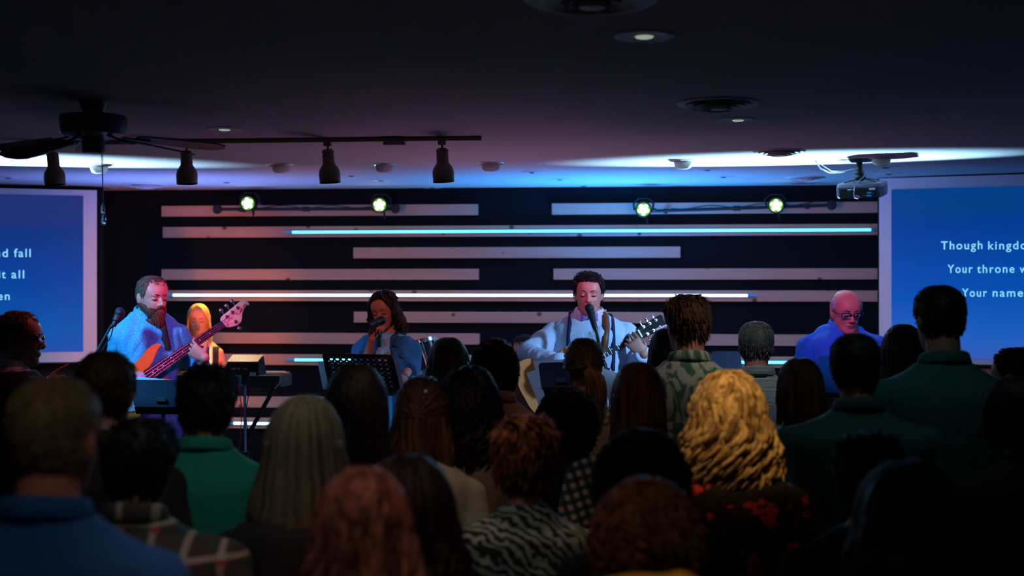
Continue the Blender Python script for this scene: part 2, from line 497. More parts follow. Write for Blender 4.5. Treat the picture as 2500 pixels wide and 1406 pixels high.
def zat(py, d): return CAMZ + (703 - py) / FPX * d
LSC = screen_emit('projected_blue_left', [(0.0, srgb(40, 80, 175)), (0.25, srgb(0, 82, 172)), (0.6, srgb(0, 62, 155)), (0.9, srgb(12, 50, 126)), (1.0, srgb(32, 48, 116))], 0.95, -1)
RSC = screen_emit('projected_blue_right', [(0.0, srgb(70, 85, 180)), (0.25, srgb(30, 95, 190)), (0.5, srgb(0, 78, 180)), (0.9, srgb(0, 58, 150)), (1.0, srgb(0, 62, 135))], 0.95, 1)
LS0 = LW0.copy(); LS0[1] -= 0.03
ls, lsg, lang = make_screen('projection_screen', 'left projection screen, blue with the ends of lyric lines, nd fall', LS0, LDIR, LN, 1.55,
    ZT - 0.035, zat(884, 11.35), 30 / FPX * 11.4 / math.cos(math.radians(19)), zat(478, 11.35), zat(858, 11.35), LSC, False)
RS0 = RW0.copy(); RS0[1] -= 0.03
rs, rsg, rang = make_screen('projection_screen', 'right projection screen, blue with the lyric lines Though, Your throne, Your name', RS0, RDIR, RN, 3.2,
    ZT - 0.012, 1.37, 27 / FPX * 10.5 / math.cos(math.radians(24)), zat(462, 10.4), 1.41, RSC, False)

def lyric(scr, ang, sgn, p0, dirv, zb, px, py, body, hpx, flip, spacing=1.06):
    """text whose bottom left stands at the pixel, on the plane of the screen"""
    r = FW + RT * ((px - 1250) / FPX) + UP * ((703 - py) / FPX)
    n = np.array([-dirv[1], dirv[0], 0])
    t = np.dot(n, p0 - CAM) / np.dot(n, r)
    P = CAM + r * t
    x = np.dot(P - p0, dirv)
    size = hpx / FPX * (t) / 0.72
    rot = (math.radians(90), 0, math.pi if flip else 0)
    return text('lyric_line', body, (x, -sgn * 0.0145, P[2] - zb), rot, size, M_LYRIC, scr, spacing, 0.0008)
zbl = ls.location.z; zbr = rs.location.z
def word(scr, sgn, p0, dirv, zb, x0, x1, py, body, flip):
    o = lyric(scr, 0, sgn, p0, dirv, zb, x0, py, body, 20.5, flip, 1.22)
    o.name = 'lyric_word'
    n = np.array([-dirv[1], dirv[0], 0])
    P = []
    for px in (x0, x1):
        r = FW + RT * ((px - 1250) / FPX) + UP * ((703 - py) / FPX)
        P.append(CAM + r * (np.dot(n, p0 - CAM) / np.dot(n, r)))
    want = np.linalg.norm(P[1] - P[0])
    xs = [v.co.x for v in o.data.vertices]; w_ = max(xs) - min(xs); lo = min(xs)
    k = want / w_
    for v in o.data.vertices: v.co.x = (v.co.x - lo) * k
    return o
for x0, x1, py, b in ((-12, 19, 627, 'nd'), (34, 75, 627, 'fall'), (-3, 14, 679, 'it'), (28, 59, 679, 'all'), (-6, 23.5, 732, 'en')):
    word(ls, lsg, LS0, LDIR, zbl, x0, x1, py, b, True)
for x0, x1, py, b in ((2298, 2399, 609, 'Though'), (2413, 2507, 609, 'kingdo'), (2314, 2375, 666, 'Your'), (2386, 2477, 666, 'throne'), (2490, 2508, 666, 'w'), (2349, 2410, 724, 'Your'), (2424, 2498, 724, 'name')):
    word(rs, rsg, RS0, RDIR, zbr, x0, x1, py, b, False)
# grey switch plate mark on the border of the left screen
# ------------------------------------------------------------------ pine slats on the black wall
FD = [(1, 1, 1)]
SP = 0.1755
Z0 = BW(1250, 498)[2]            # top of the first row
ROWS = {0: [(398, 1168), (1348, 2200)], 1: [(401, 2200)], 2: [(865, 1661)], 3: [(398, 1170), (1352, 2200)], 4: [(405, 2200)],
        5: [(866, 1661)], 6: [(398, 1172), (1352, 2200)], 7: [(398, 2200)], 8: [(866, 1661)], 9: [(398, 1172), (1352, 2200)], 10: [(398, 2200)]}
slat_n = 0
ordw = ['top', 'second', 'third', 'fourth', 'fifth', 'sixth', 'seventh', 'eighth', 'ninth', 'tenth', 'eleventh']
for r, segs in ROWS.items():
    for i, (a, b) in enumerate(segs):
        xa = BW(a, 600)[0]; xb = min(BW(b, 600)[0], BW(2185, 600)[0])
        zc = Z0 - 0.0445 - r * SP
        L = xb - xa
        cuts = [0, L]
        if L > 4: cuts = [0, L * 0.33, L * 0.66, L]
        w = 'long' if L > 4 else ('short left' if (len(segs) == 2 and i == 0) else ('short right' if len(segs) == 2 else 'centred'))
        for c in range(len(cuts) - 1):
            l0, l1 = cuts[c] + (0.001 if c else 0), cuts[c + 1]
            mb = MB().box(((l1 - l0) / 2, 0, 0), (l1 - l0, 0.038, 0.089))
            o = obj('pine_slat', mb, M_PINE, None, loc=(xa + l0, YW - 0.020, zc), bevel=0.003)
            part = {3: ['left third', 'middle third', 'right third']}.get(len(cuts) - 1, [''])[c]
            tag(o, ('%s %s pine slat in the %s row from the ceiling%s' % (w, 'knotty', ordw[r], (', its ' + part) if part else '')), 'wooden slat', 'pine slats on the black wall')

# LED tubes laid over the slats
def led(row, pa, pb, col, power, halo, where, cap_l=True, cap_r=True, dy=0.0):
    za = Z0 - 0.0445 - row * SP + dy
    xa = BW(pa, 600)[0]; xb = BW(pb, 600)[0]
    xb = min(xb, BW(2150, 600)[0])
    t = thing('led_tube', where, 'light strip', (xa, YW - 0.062, za), 0, 'glowing tubes on the slats')
    key = 'led_%s' % col
    m = mat(key + '_glow', (0.8, 0.9, 1), 0.3, emit=(halo, power))
    mb = MB().tube([(0.085, 0, 0), (xb - xa - 0.085, 0, 0)], 0.0098, 12)
    obj('diffuser', mb, m, t)
    mc = mat(key + '_cap', (0.10, 0.30, 0.55), 0.25, emit=((0.02, 0.16, 0.5), 0.5))
    obj('channel', MB().box(((xb - xa) / 2, 0.010, 0), (xb - xa - 0.10, 0.008, 0.030)), mat('led_channel_blue_plastic', (0.10, 0.28, 0.5), 0.3), t)
    for e, on in ((0, cap_l), (1, cap_r)):
        if not on: continue
        x0, x1 = (0.085, 0.0) if e == 0 else (xb - xa - 0.085, xb - xa)
        obj('end_cap', MB().tube([(x0, 0, 0), (x0 + (x1 - x0) * 0.4, 0, 0), (x1, 0, 0)], [0.013, 0.011, 0.003], 12), mc, t)
    obj('bracket', MB().box((0.3, 0.014, 0), (0.03, 0.022, 0.035)), M_STEEL, t)
    return t
led(1, 694, 2200, 'cyan', 3.2, (0.06, 0.62, 0.9), 'topmost cyan LED tube over the second slat row', cap_r=False, dy=-0.004)
led(4, 405, 1850, 'white', 3.4, (0.60, 0.85, 1.0), 'long bluish white LED tube behind the singer and guitarist', dy=0.004)
led(7, 700, 2240, 'cyan', 3.2, (0.06, 0.62, 0.9), 'cyan LED tube passing behind the perforated music stand', cap_r=False)
led(10, 552, 1700, 'white', 3.4, (0.60, 0.85, 1.0), 'lowest bluish white LED tube, seen beside the keyboard stand pole')

# ------------------------------------------------------------------ light bars with LED par cans
def make_par(name, label, px, py, y=YW - 0.30, roll=0.0):
    p = BW(px, py, y)
    t = thing('par_light', label, 'stage light', tuple(p), 0, 'LED par cans on the light bars')
    mb = MB().lathe((0, 0.10, 0), (0, -1, 0), [(0.02, -0.02), (0.045, 0), (0.055, 0.03), (0.062, 0.10), (0.064, 0.135), (0.058, 0.137), (0.056, 0.118), (0.0, 0.117)], 32)
    obj('housing', mb, M_BLACK, t)
    f = MB().lathe((0, -0.020, 0), (0, -1, 0), [(0.0, 0), (0.052, 0), (0.052, 0.006), (0, 0.006)], 32)
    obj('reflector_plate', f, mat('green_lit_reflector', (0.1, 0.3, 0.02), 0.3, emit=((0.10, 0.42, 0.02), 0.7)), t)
    ml = mat('par_lens_glow', (1, 1, 0.9), 0.2, emit=((0.92, 1.0, 0.75), 9.0))
    for k in range(6):
        a = roll + k * 2 * math.pi / 5 + math.pi / 2
        rr = 0.0 if k == 5 else 0.031
        obj('lens', MB().ell((math.cos(a) * rr, -0.030, math.sin(a) * rr), (0.0135, 0.007, 0.0135)), ml, t)
    br = MB().tube([(-0.072, 0.03, 0), (-0.078, 0.03, 0.05), (-0.04, 0.03, 0.085), (0.04, 0.03, 0.085), (0.078, 0.03, 0.05), (0.072, 0.03, 0)], 0.008, 8)
    obj('yoke', br, M_BLACK, t)
    obj('knob', MB().cyl((0.07, 0.03, 0), (0.098, 0.03, 0), 0.014, n=14), M_BLACK, t)
    obj('cable_plug', MB().tube([(0.02, 0.06, -0.045), (0.028, 0.04, -0.075), (0.03, 0.03, -0.105)], [0.009, 0.009, 0.006], 8), M_BLACK, t)
    return p
P1 = make_par('', 'par can near the left end of the left light bar', 607, 497, roll=0.2)
P2 = make_par('', 'par can near the right end of the left light bar', 928, 501)
P3 = make_par('', 'par can at the left end of the right light bar', 1571, 512, roll=math.pi)
P4 = make_par('', 'par can on the right light bar, nearest the projector', 1894, 502)
def light_bar(pxa, pya, pxb, pyb, label, ball_l=True, ball_r=True, y=YW - 0.20):
    a = BW(pxa, pya, y); b = BW(pxb, pyb, y)
    t = thing('light_bar', label, 'light bar', tuple(a), 0, 'light bars above the stage')
    e = b - a
    obj('bar', MB().cyl((0, 0, 0), e, 0.013, n=12), M_MATTE, t)
    if ball_l: obj('end_disc', MB().lathe((0, -0.012, 0), (0, -1, 0), [(0.0, -0.014), (0.035, -0.012), (0.040, 0), (0.035, 0.012), (0, 0.014)], 28), M_MATTE, t)
    if ball_r: obj('end_disc', MB().lathe(e + np.array([0, -0.012, 0]), (0, -1, 0), [(0.0, -0.014), (0.035, -0.012), (0.040, 0), (0.035, 0.012), (0, 0.014)], 28), M_MATTE, t)
    for f in (0.12, 0.88):
        obj('wall_bracket', MB().box(e * f + np.array([0, 0.08, 0]), (0.03, 0.16, 0.03)), M_MATTE, t)
    obj('clamp', MB().cyl(e * 0.5 - np.array([0.03, 0, 0]), e * 0.5 + np.array([0.03, 0, 0]), 0.02, n=12), M_MATTE, t)
    cb = [e * f + np.array([0, 0.02, 0.02 + 0.012 * math.sin(f * 22)]) for f in np.linspace(0.15, 0.9, 16)]
    obj('cable', MB().tube(cb, 0.004, 6), M_BLACK, t)
light_bar(532, 511, 966, 510, 'left black light bar with round end discs')
light_bar(1571, 516, 2030, 501, 'right black light bar with a round end disc by the projector', ball_l=False)
for P, c, tg in ((P1, (0.2, 0.7, 1.0), VP(364, 8.1, 1.6)), (P2, (0.15, 0.6, 1.0), VP(944, 8.2, 1.6)), (P3, (0.15, 0.65, 1.0), VP(1438, 8.0, 1.6)), (P4, (0.2, 0.5, 1.0), VP(2058, 8.2, 1.6))):
    lamp('SPOT', 'par_beam', (P[0], P[1] - 0.06, P[2]), tg, c, 70, 0.05, 30, 0.7)

# ------------------------------------------------------------------ track with four heads
ya = 7.62
def CY(px, y):   # ceiling point at a column and a room depth
    lo = 0.0
    r = FW + RT * ((px - 1250) / FPX)
    t = y / r[1]
    return np.array([t * r[0], y, ceil_z(y)])
ta, tb = CY(75, ya), CY(1172, ya)
tr = thing('track_light_rail', 'white ceiling track rail above the crowd, holding spotlight heads', 'track rail', (ta[0], ya, ta[2]))
L = tb[0] - ta[0]
M_BEIGE = mat('beige_painted_metal', (0.34, 0.29, 0.22), 0.5, vary=0.05)
obj('rail', MB().box((L / 2, 0, -0.0115), (L, 0.036, 0.023)), M_BEIGE, tr)
xc = CY(963, ya)[0] - ta[0]
obj('feed_box', MB().box((xc, -0.002, -0.022), (0.115, 0.05, 0.042)), M_BEIGE, tr)
obj('end_stop', MB().box((L + 0.004, 0, -0.011), (0.008, 0.038, 0.026)), M_BEIGE, tr)
def head(px, label, first=None, tilt=0.15, lean=0.04):
    p = CY(px, ya)
    t = thing('track_spotlight', label, 'spotlight', (p[0], ya, p[2] - 0.023), 0, 'spotlight heads on the ceiling track')
    obj('adapter', MB().box((0, 0, -0.010), (0.040, 0.034, 0.022)), M_BEIGE, t)
    obj('swivel', MB().tube([(0, 0, -0.02), (0.002, 0, -0.03), (0, 0, -0.042)], [0.008, 0.005, 0.011], 10), M_BEIGE, t)
    ax = np.array([lean, tilt, -1.0]); ax /= np.linalg.norm(ax)
    c0 = np.array([0, 0, -0.036])
    b = MB().lathe(c0, ax, [(0.0, 0.0), (0.022, 0.001), (0.030, 0.010), (0.032, 0.03), (0.033, 0.080), (0.040, 0.092), (0.054, 0.112), (0.059, 0.135), (0.057, 0.178), (0.054, 0.182), (0.050, 0.178), (0.050, 0.13), (0.0, 0.10)], 32)
    obj('lamp_housing', b, M_BEIGE, t)
    obj('rim', MB().lathe(c0, ax, [(0.057, 0.176), (0.0585, 0.18), (0.0565, 0.187), (0.052, 0.185)], 32), M_BLACK, t)
    u, v, d = frame_from(ax)
    for k in range(5):
        a = k * 2 * math.pi / 5 + 0.4
        obj('vent_hole', MB().ell(c0 + ax * 0.016 + 0.0305 * (math.cos(a) * u + math.sin(a) * v), (0.005, 0.005, 0.005), nu=8, nv=6), M_BLACK, t)
    return t
head(800, 'beige track spotlight third from the left on the ceiling rail')
head(1079, 'beige track spotlight nearest the right end of the ceiling rail', lean=0.03)
head(128, 'beige track spotlight behind the left fan blades', lean=0.02)
head(455, 'beige track spotlight behind the tip of the right fan blade', lean=-0.03)

# ------------------------------------------------------------------ ceiling fan
fp = CE(228, 246)
fan = thing('ceiling_fan', 'dark ceiling fan with five blades and pull chains, over the left of the crowd', 'ceiling fan', tuple(fp))
fd = np.dot(fp - CAM, FW)
k = fd / FPX
M_FAN = mat('fan_white_enamel', (0.22, 0.22, 0.20), 0.35)
obj('canopy', MB().lathe((0, 0, 0), (0, 0, -1), [(0.064, 0), (0.060, 0.02), (0.046, 0.055), (0.040, 0.075), (0.0, 0.075)], 32), M_FAN, fan)
obj('motor_housing', MB().lathe((0, 0, -0.062), (0, 0, -1), [(0.0, 0), (0.09, 0.0), (0.145, 0.006), (0.152, 0.02), (0.152, 0.075), (0.146, 0.094), (0.10, 0.106), (0.07, 0.118), (0.0, 0.118)], 48), M_FAN, fan)
obj('switch_housing', MB().lathe((0, 0, -0.17), (0, 0, -1), [(0.0, 0), (0.045, 0.0), (0.052, 0.012), (0.052, 0.062), (0.045, 0.070), (0.0, 0.072)], 32), M_FAN, fan)
def c_blade(t):
    n = t.noise(t.coords((2, 30, 2)), 1.0, 4)
    return t.mix(n, (0.13, 0.09, 0.055), (0.20, 0.15, 0.10))
M_BLADE = mat('fan_blade_veneer', rough=0.45, color=c_blade)
for kk, ang in enumerate((37, -35, -107, 181, 109)):
    a = math.radians(ang + 6)
    ca, sa = math.cos(a), math.sin(a)
    outline = [(0.20, -0.045), (0.24, -0.055), (0.48, -0.070), (0.585, -0.072), (0.635, -0.050), (0.655, 0.0), (0.640, 0.045), (0.60, 0.066), (0.48, 0.068), (0.24, 0.052), (0.20, 0.042)]
    pit = math.radians(-12)
    u = np.array([ca, sa, -0.13 + 0.13 * sa]); u /= np.linalg.norm(u); v0 = np.array([-sa, ca, 0.13 * ca]); v0 /= np.linalg.norm(v0); w0 = np.cross(u, v0); v = v0 * math.cos(pit) + w0 * math.sin(pit); w = np.cross(u, v)
    mb = MB().prism(outline, (0, 0, -0.152), u, v, w, -0.003, 0.003)
    bl = obj('blade', mb, M_BLADE, fan, smooth=False)
    ir = MB().tube([np.array([ca, sa, 0]) * 0.09 + np.array([0, 0, -0.158]), np.array([ca, sa, 0]) * 0.15 + np.array([0, 0, -0.172 + 0.015 * sa]), u * 0.215 + np.array([0, 0, -0.158]), u * 0.27 + np.array([0, 0, -0.157])], [0.016, 0.013, 0.022, 0.018], 12, flat=0.35)
    obj('blade_arm', ir, M_FAN, bl)
cx = 0.045
obj('pull_chain', MB().tube([(cx, 0, -0.235), (cx, 0, -0.47)], 0.0016, 6), M_STEEL, fan)
ch = obj('chain_fob', MB().lathe((cx, 0, -0.465), (0, 0, -1), [(0.0, 0), (0.004, 0), (0.005, 0.012), (0.0095, 0.018), (0.0105, 0.05), (0.008, 0.058), (0.0, 0.06)], 16), mat('glass_fob', (0.5, 0.85, 0.95), 0.05, trans=0.9), fan)
# long second chain with the bottle shaped fob seen beside the screen
cp = W(253, 388, 6.2) - fp; cq = W(253, 520, 6.2) - fp
obj('pull_chain', MB().tube([tuple(cp + np.array([-0.01, 0, 0.03])), tuple(cq)], 0.0016, 6), M_STEEL, fan)
obj('chain_fob', MB().lathe(cq + np.array([0, 0, 0.002]), (0, 0, -1), [(0.0, 0), (0.004, 0), (0.005, 0.010), (0.0095, 0.016), (0.0105, 0.048), (0.008, 0.056), (0.0, 0.058)], 16), mat('glass_fob', (0.5, 0.85, 0.95), 0.05), fan)

# ------------------------------------------------------------------ ceiling vents and recessed lights
M_VENTSLOT = mat('vent_shadow_slot', (0.01, 0.01, 0.01), 0.8)
def nrm_at(y):
    n = np.array([0, -SLOPE if y < YC else 0.0, -1.0]); return n / np.linalg.norm(n)
def vent(px, py, wpx, label):
    p = CE(px, py); d = np.dot(p - CAM, FW); R = wpx / 2 / FPX * d
    t = thing('ceiling_vent', label, 'air vent', tuple(p), 0, 'round ceiling air diffusers')
    n = nrm_at(p[1])
    obj('flange', MB().lathe((0, 0, 0), n, [(R * 0.86, 0), (R, 0), (R, 0.003), (R * 0.94, 0.010), (R * 0.86, 0.008)], 48), M_WHITE, t)
    for i, (f, h) in enumerate(((0.80, 0.013), (0.64, 0.019), (0.48, 0.025), (0.32, 0.030))):
        obj('cone_ring', MB().lathe((0, 0, 0), n, [(R * f * 0.80, h * 0.3), (R * f, h), (R * f, h + 0.0025), (R * f * 0.80, h * 0.3 + 0.003)], 48), M_WHITE, t)
    obj('centre_cap', MB().lathe((0, 0, 0), n, [(0, 0.018), (R * 0.2, 0.028), (R * 0.19, 0.031), (0, 0.033)], 32), M_WHITE, t)
    obj('duct_mouth', MB().lathe((0, 0, 0), n, [(0, 0.0005), (R * 0.86, 0.0005), (R * 0.86, 0.0015), (0, 0.0015)], 48), M_VENTSLOT, t)
vent(1445, -4, 330, 'round ceiling vent cut off by the top edge of the photo')
vent(1755, 252, 205, 'large round ceiling vent right of centre, between the recessed lights')
vent(1903, 368, 128, 'round ceiling vent in the bright blue patch left of the projector')
vent(1966, 433, 96, 'round ceiling vent close to the stage wall, right side')
vent(357, 450, 110, 'round ceiling vent close to the stage wall, left side')

def downlight(px, py, wpx, label, glow=0.0):
    p = CE(px, py); d = np.dot(p - CAM, FW); R = wpx / 2 / FPX * d
    t = thing('recessed_light', label, 'ceiling light', tuple(p), 0, 'flat recessed ceiling lights')
    n = nrm_at(p[1])
    obj('trim_ring', MB().lathe((0, 0, 0), n, [(R * 0.76, 0), (R, 0), (R, 0.002), (R * 0.9, 0.006), (R * 0.76, 0.004)], 40), M_WHITE, t)
    m = mat('recess_glow_%g' % glow, (0.35, 0.36, 0.33), 0.25, metal=0.4, emit=((0.75, 0.95, 0.72), glow)) if glow else mat('recess_dark', (0.02, 0.02, 0.02), 0.4)
    obj('baffle', MB().lathe((0, 0, 0), n, [(0, 0.0006), (R * 0.77, 0.0006), (R * 0.77, 0.002), (0, 0.002)], 40), mat('recess_reflector', (0.10, 0.11, 0.10), 0.35, metal=0.5), t)
    obj('bulb', MB().lathe((0, 0, 0), n, [(0, 0.0022), (R * 0.33, 0.0022), (R * 0.26, 0.008), (0, 0.011)], 24), m, t)
    return p
D1 = downlight(1573, 87, 150, 'dimly glowing recessed light nearest the camera, top right', 0.35)
D2 = downlight(1802, 292, 92, 'dimly glowing recessed light beside the large round vent', 0.35)
D3 = downlight(548, 315, 92, 'dimly glowing recessed light right of the ceiling fan', 0.35)
side = [(20, 433, 56, 'thin recessed light above the left screen'), (262, 458, 48, 'thin recessed light at the left corner of the stage ceiling'),
        (553, 444, 54, 'thin recessed light left of centre by the stage wall'), (858, 428, 54, 'thin recessed light behind the third track spotlight'),
        (930, 440, 56, 'recessed light with a bright rim above the second par can'), (1300, 420, 56, 'recessed light first of a diagonal pair right of centre'),
        (1367, 437, 52, 'recessed light second of a diagonal pair right of centre'), (1425, 453, 50, 'recessed light touching the stage wall right of centre'),
        (1726, 414, 60, 'recessed light under the bright patch, left one'), (1766, 431, 54, 'recessed light under the bright patch, lower one'),
        (2163, 408, 66, 'recessed light behind the projector mount'), (1055, 457, 50, 'recessed light touching the stage wall left of centre'),
        (2170, 424, 60, 'recessed light at the top left corner of the right screen')]
for a in side: downlight(*a)

def eyeball(px, py, wpx, label, ax=(0, 0.35, -1)):
    p = CE(px, py); d = np.dot(p - CAM, FW); R = wpx / 2 / FPX * d
    t = thing('eyeball_downlight', label, 'ceiling light', tuple(p), 0, 'eyeball downlights across the ceiling')
    obj('trim_ring', MB().lathe((0, 0, 0), (0, 0, -1), [(R * 0.66, 0), (R, 0), (R, 0.003), (R * 0.88, 0.010), (R * 0.66, 0.008)], 40), M_CHROME if px in (938, 1198, 685) else M_WHITE, t)
    a = np.array(ax, float); a /= np.linalg.norm(a)
    b = MB().lathe((0, 0, 0.018), a, [(0, -0.02), (R * 0.3, -0.015), (R * 0.60, 0.015), (R * 0.66, 0.035), (R * 0.58, 0.062), (R * 0.48, 0.068), (R * 0.42, 0.055), (0, 0.04)], 32)
    obj('eyeball', b, M_WHITE, t)
for a in ((240, 402, 66, 'eyeball downlight in the bright patch behind the fan'), (685, 401, 70, 'eyeball downlight left of the third track spotlight'),
          (938, 400, 68, 'eyeball downlight between the two right track spotlights'), (1198, 397, 70, 'eyeball downlight right of the track rail'),
          (1668, 391, 70, 'eyeball downlight at the left edge of the right bright patch'), (2152, 383, 70, 'eyeball downlight above the projector mount')):
    eyeball(*a)

# warm pools over the crowd from unseen spots added near the ceiling
lamp('SPOT', 'crowd_pool_a', VP(1850, 3.70, 2.8), VP(1782, 4.28, 1.68), (1.0, 0.60, 0.24), 52, 0.04, 22, 0.8)
lamp('SPOT', 'crowd_pool_g', VP(2060, 5.2, 2.76), VP(1730, 5.95, 1.70), (1.0, 0.84, 0.64), 17, 0.04, 26, 0.7)
lamp('SPOT', 'crowd_pool_b', VP(1930, 5.9, 2.75), VP(1860, 6.7, 1.5), (0.9, 0.95, 0.95), 15, 0.04, 34, 0.6)
lamp('SPOT', 'crowd_pool_c', VP(1240, 3.95, 2.8), VP(1200, 4.15, 1.5), (1.0, 0.52, 0.25), 12, 0.04, 50, 0.7)
lamp('SPOT', 'crowd_pool_d', VP(1000, 2.55, 2.84), VP(900, 2.85, 1.4), (1.0, 0.46, 0.36), 16, 0.04, 50, 0.7)
lamp('SPOT', 'crowd_pool_e', VP(1480, 5.3, 2.75), VP(1430, 5.6, 1.5), (1.0, 0.60, 0.30), 6, 0.04, 40, 0.7)
lamp('SPOT', 'crowd_pool_f', VP(500, 3.0, 2.8), VP(420, 3.6, 1.4), (0.75, 0.85, 0.9), 4, 0.1, 90, 0.9)

# ------------------------------------------------------------------ projector
pp = CE(2098, 392)
pr = thing('projector', 'white projector hanging from the ceiling by a short pole, its cable side towards us', 'projector', tuple(pp))
pd = np.dot(pp - CAM, FW)
M_PROJ = mat('projector_white_plastic', (0.10, 0.11, 0.20), 0.35)
obj('ceiling_plate', MB().lathe((0, 0, 0), (0, 0, -1), [(0, 0), (0.15, 0), (0.15, 0.005), (0.05, 0.012), (0, 0.012)], 40), M_MATTE, pr)
obj('pole', MB().cyl((0, 0, 0), (0.0, 0, -0.075), 0.020, n=20), M_MATTE, pr)
obj('pole_collar', MB().lathe((0, 0, -0.065), (0, 0, -1), [(0.0, 0), (0.030, 0.0), (0.032, 0.02), (0.024, 0.03), (0.028, 0.045), (0.0, 0.05)], 20), M_BLACK, pr)
def loc_px(px, py, d, org): return W(px, py, d) - org
body_c = np.array([0.018, 0.0, -0.185])
ra = math.radians(-20)
Rz = np.array([[math.cos(ra), -math.sin(ra), 0], [math.sin(ra), math.cos(ra), 0], [0, 0, 1]])
tl = math.radians(9); Rx = np.array([[1, 0, 0], [0, math.cos(tl), -math.sin(tl)], [0, math.sin(tl), math.cos(tl)]])
PRM = Rz @ Rx
def pl(x, y, z): return body_c + PRM @ np.array([x, y, z])
w2, d2, h2 = 0.145, 0.115, 0.045
def rrect(w, d, r=0.03, n=5):
    o = []
    for cx_, cy_, a0 in ((w - r, d - r, 0), (-w + r, d - r, 90), (-w + r, -d + r, 180), (w - r, -d + r, 270)):
        for i in range(n + 1):
            a = math.radians(a0 + 90 * i / n); o.append((cx_ + r * math.cos(a), cy_ + r * math.sin(a)))
    return o
mb = MB()
RR = []
for zz, f in ((-h2, 0.93), (-h2 + 0.01, 0.98), (0.0, 1.0), (h2 - 0.012, 0.985), (h2, 0.95)):
    RR.append(np.array([pl(x * f, y * f, zz) for x, y in rrect(w2, d2)]))
mb.rings(RR)
case = obj('case', mb, M_PROJ, pr, ang=30)
obj('seam', MB().rings([np.array([pl(x * 1.006, y * 1.006, z) for x, y in rrect(w2, d2)]) for z in (0.018, 0.0205)]), M_BLACK, case)
pan = MB().box(pl(0, -d2 - 0.001, -0.012), (0.24, 0.004, 0.055), PRM)
panel = obj('connector_panel', pan, M_BLACK, case)
M_BLUEPORT = mat('blue_video_port', (0.02, 0.35, 0.8), 0.35); M_LBL = mat('white_sticker', (0.75, 0.75, 0.8), 0.6)
for x, z, w, h, m in ((0.068, -0.012, 0.028, 0.010, M_BLUEPORT), (0.069, -0.030, 0.028, 0.010, M_BLUEPORT), (0.040, -0.029, 0.026, 0.010, M_STEEL), (-0.004, -0.030, 0.02, 0.008, mat('red_socket', (0.6, 0.05, 0.15), 0.4)),
                   (-0.062, -0.012, 0.008, 0.008, M_STEEL), (-0.062, -0.029, 0.008, 0.008, M_STEEL), (-0.045, -0.026, 0.008, 0.008, M_STEEL), (-0.028, -0.012, 0.008, 0.008, M_STEEL), (-0.028, -0.028, 0.008, 0.008, M_STEEL), (0.094, -0.016, 0.008, 0.010, M_STEEL)):
    obj('socket', MB().box(pl(x, -d2 - 0.005, z), (w, 0.006, h), PRM), m, panel)
obj('sticker', MB().box(pl(0.088, -d2 - 0.004, 0.012), (0.038, 0.002, 0.012), PRM), M_LBL, panel)
for x, w in ((-0.055, 0.024), (-0.030, 0.010)): obj('sticker', MB().box(pl(x, -d2 - 0.004, 0.011), (w, 0.002, 0.006), PRM), M_LBL, panel)
for i in range(10):
    obj('vent_slot', MB().box(pl(w2 + 0.001, -0.05 + 0.0 * i, 0.016 - i * 0.0052), (0.003, 0.075, 0.0022), PRM), M_STEEL, case)
for sx_, sy_ in ((-1, -1), (1, -1), (-1, 1), (1, 1)):
    obj('mount_arm', MB().tube([pl(0, 0, h2 + 0.03), pl(sx_ * 0.05, sy_ * 0.03, h2 + 0.018), pl(sx_ * 0.095, sy_ * 0.07, h2 + 0.008)], [0.010, 0.008, 0.008], 8, flat=0.5), M_BLACK, pr)
obj('mount_ball', MB().ell(pl(-0.01, 0, h2 + 0.034), (0.034, 0.03, 0.026)), M_BLACK, pr)
c1 = [W(1990, 394, pd) - pp, W(2003, 411, pd) - pp, W(2025, 421, pd) - pp, W(2050, 421, pd) - pp, W(2075, 415, pd - .02) - pp, W(2095, 411, pd - 0.03) - pp]
c1[0][2] = 0.0
obj('cable', MB().tube(c1, 0.004, 8), M_WHITE, pr)
c2 = [c1[0] + np.array([0.003, 0, 0]), W(2010, 405, pd) - pp, W(2030, 417, pd) - pp, W(2060, 419, pd) - pp]
obj('cable', MB().tube(c2, 0.0025, 8), M_WHITE, pr)
c3 = [pl(0.03, 0.0, h2 + 0.05), pl(0.0, -0.06, h2 + 0.02), pl(-0.02, -0.12, 0.03), pl(-0.025, -0.135, -0.015), pl(-0.018, -0.14, -0.038), pl(0.0, -0.135, -0.045), pl(0.012, -0.122, -0.035)]
obj('cable', MB().tube(c3, 0.0035, 8), mat('blue_grey_cable', (0.25, 0.3, 0.5), 0.4), pr)
# ------------------------------------------------------------------ people
def remesh(mb, vox, sm=2):
    me = mb.mesh('tmp')
    o = bpy.data.objects.new('tmp', me); COL.objects.link(o)
    r = o.modifiers.new('r', 'REMESH'); r.mode = 'VOXEL'; r.voxel_size = vox; r.use_smooth_shade = True
    s = o.modifiers.new('s', 'SMOOTH'); s.iterations = sm; s.factor = 0.5
    dg = bpy.context.evaluated_depsgraph_get()
    out = bpy.data.meshes.new_from_object(o.evaluated_get(dg))
    bpy.data.objects.remove(o); bpy.data.meshes.remove(me)
    return out

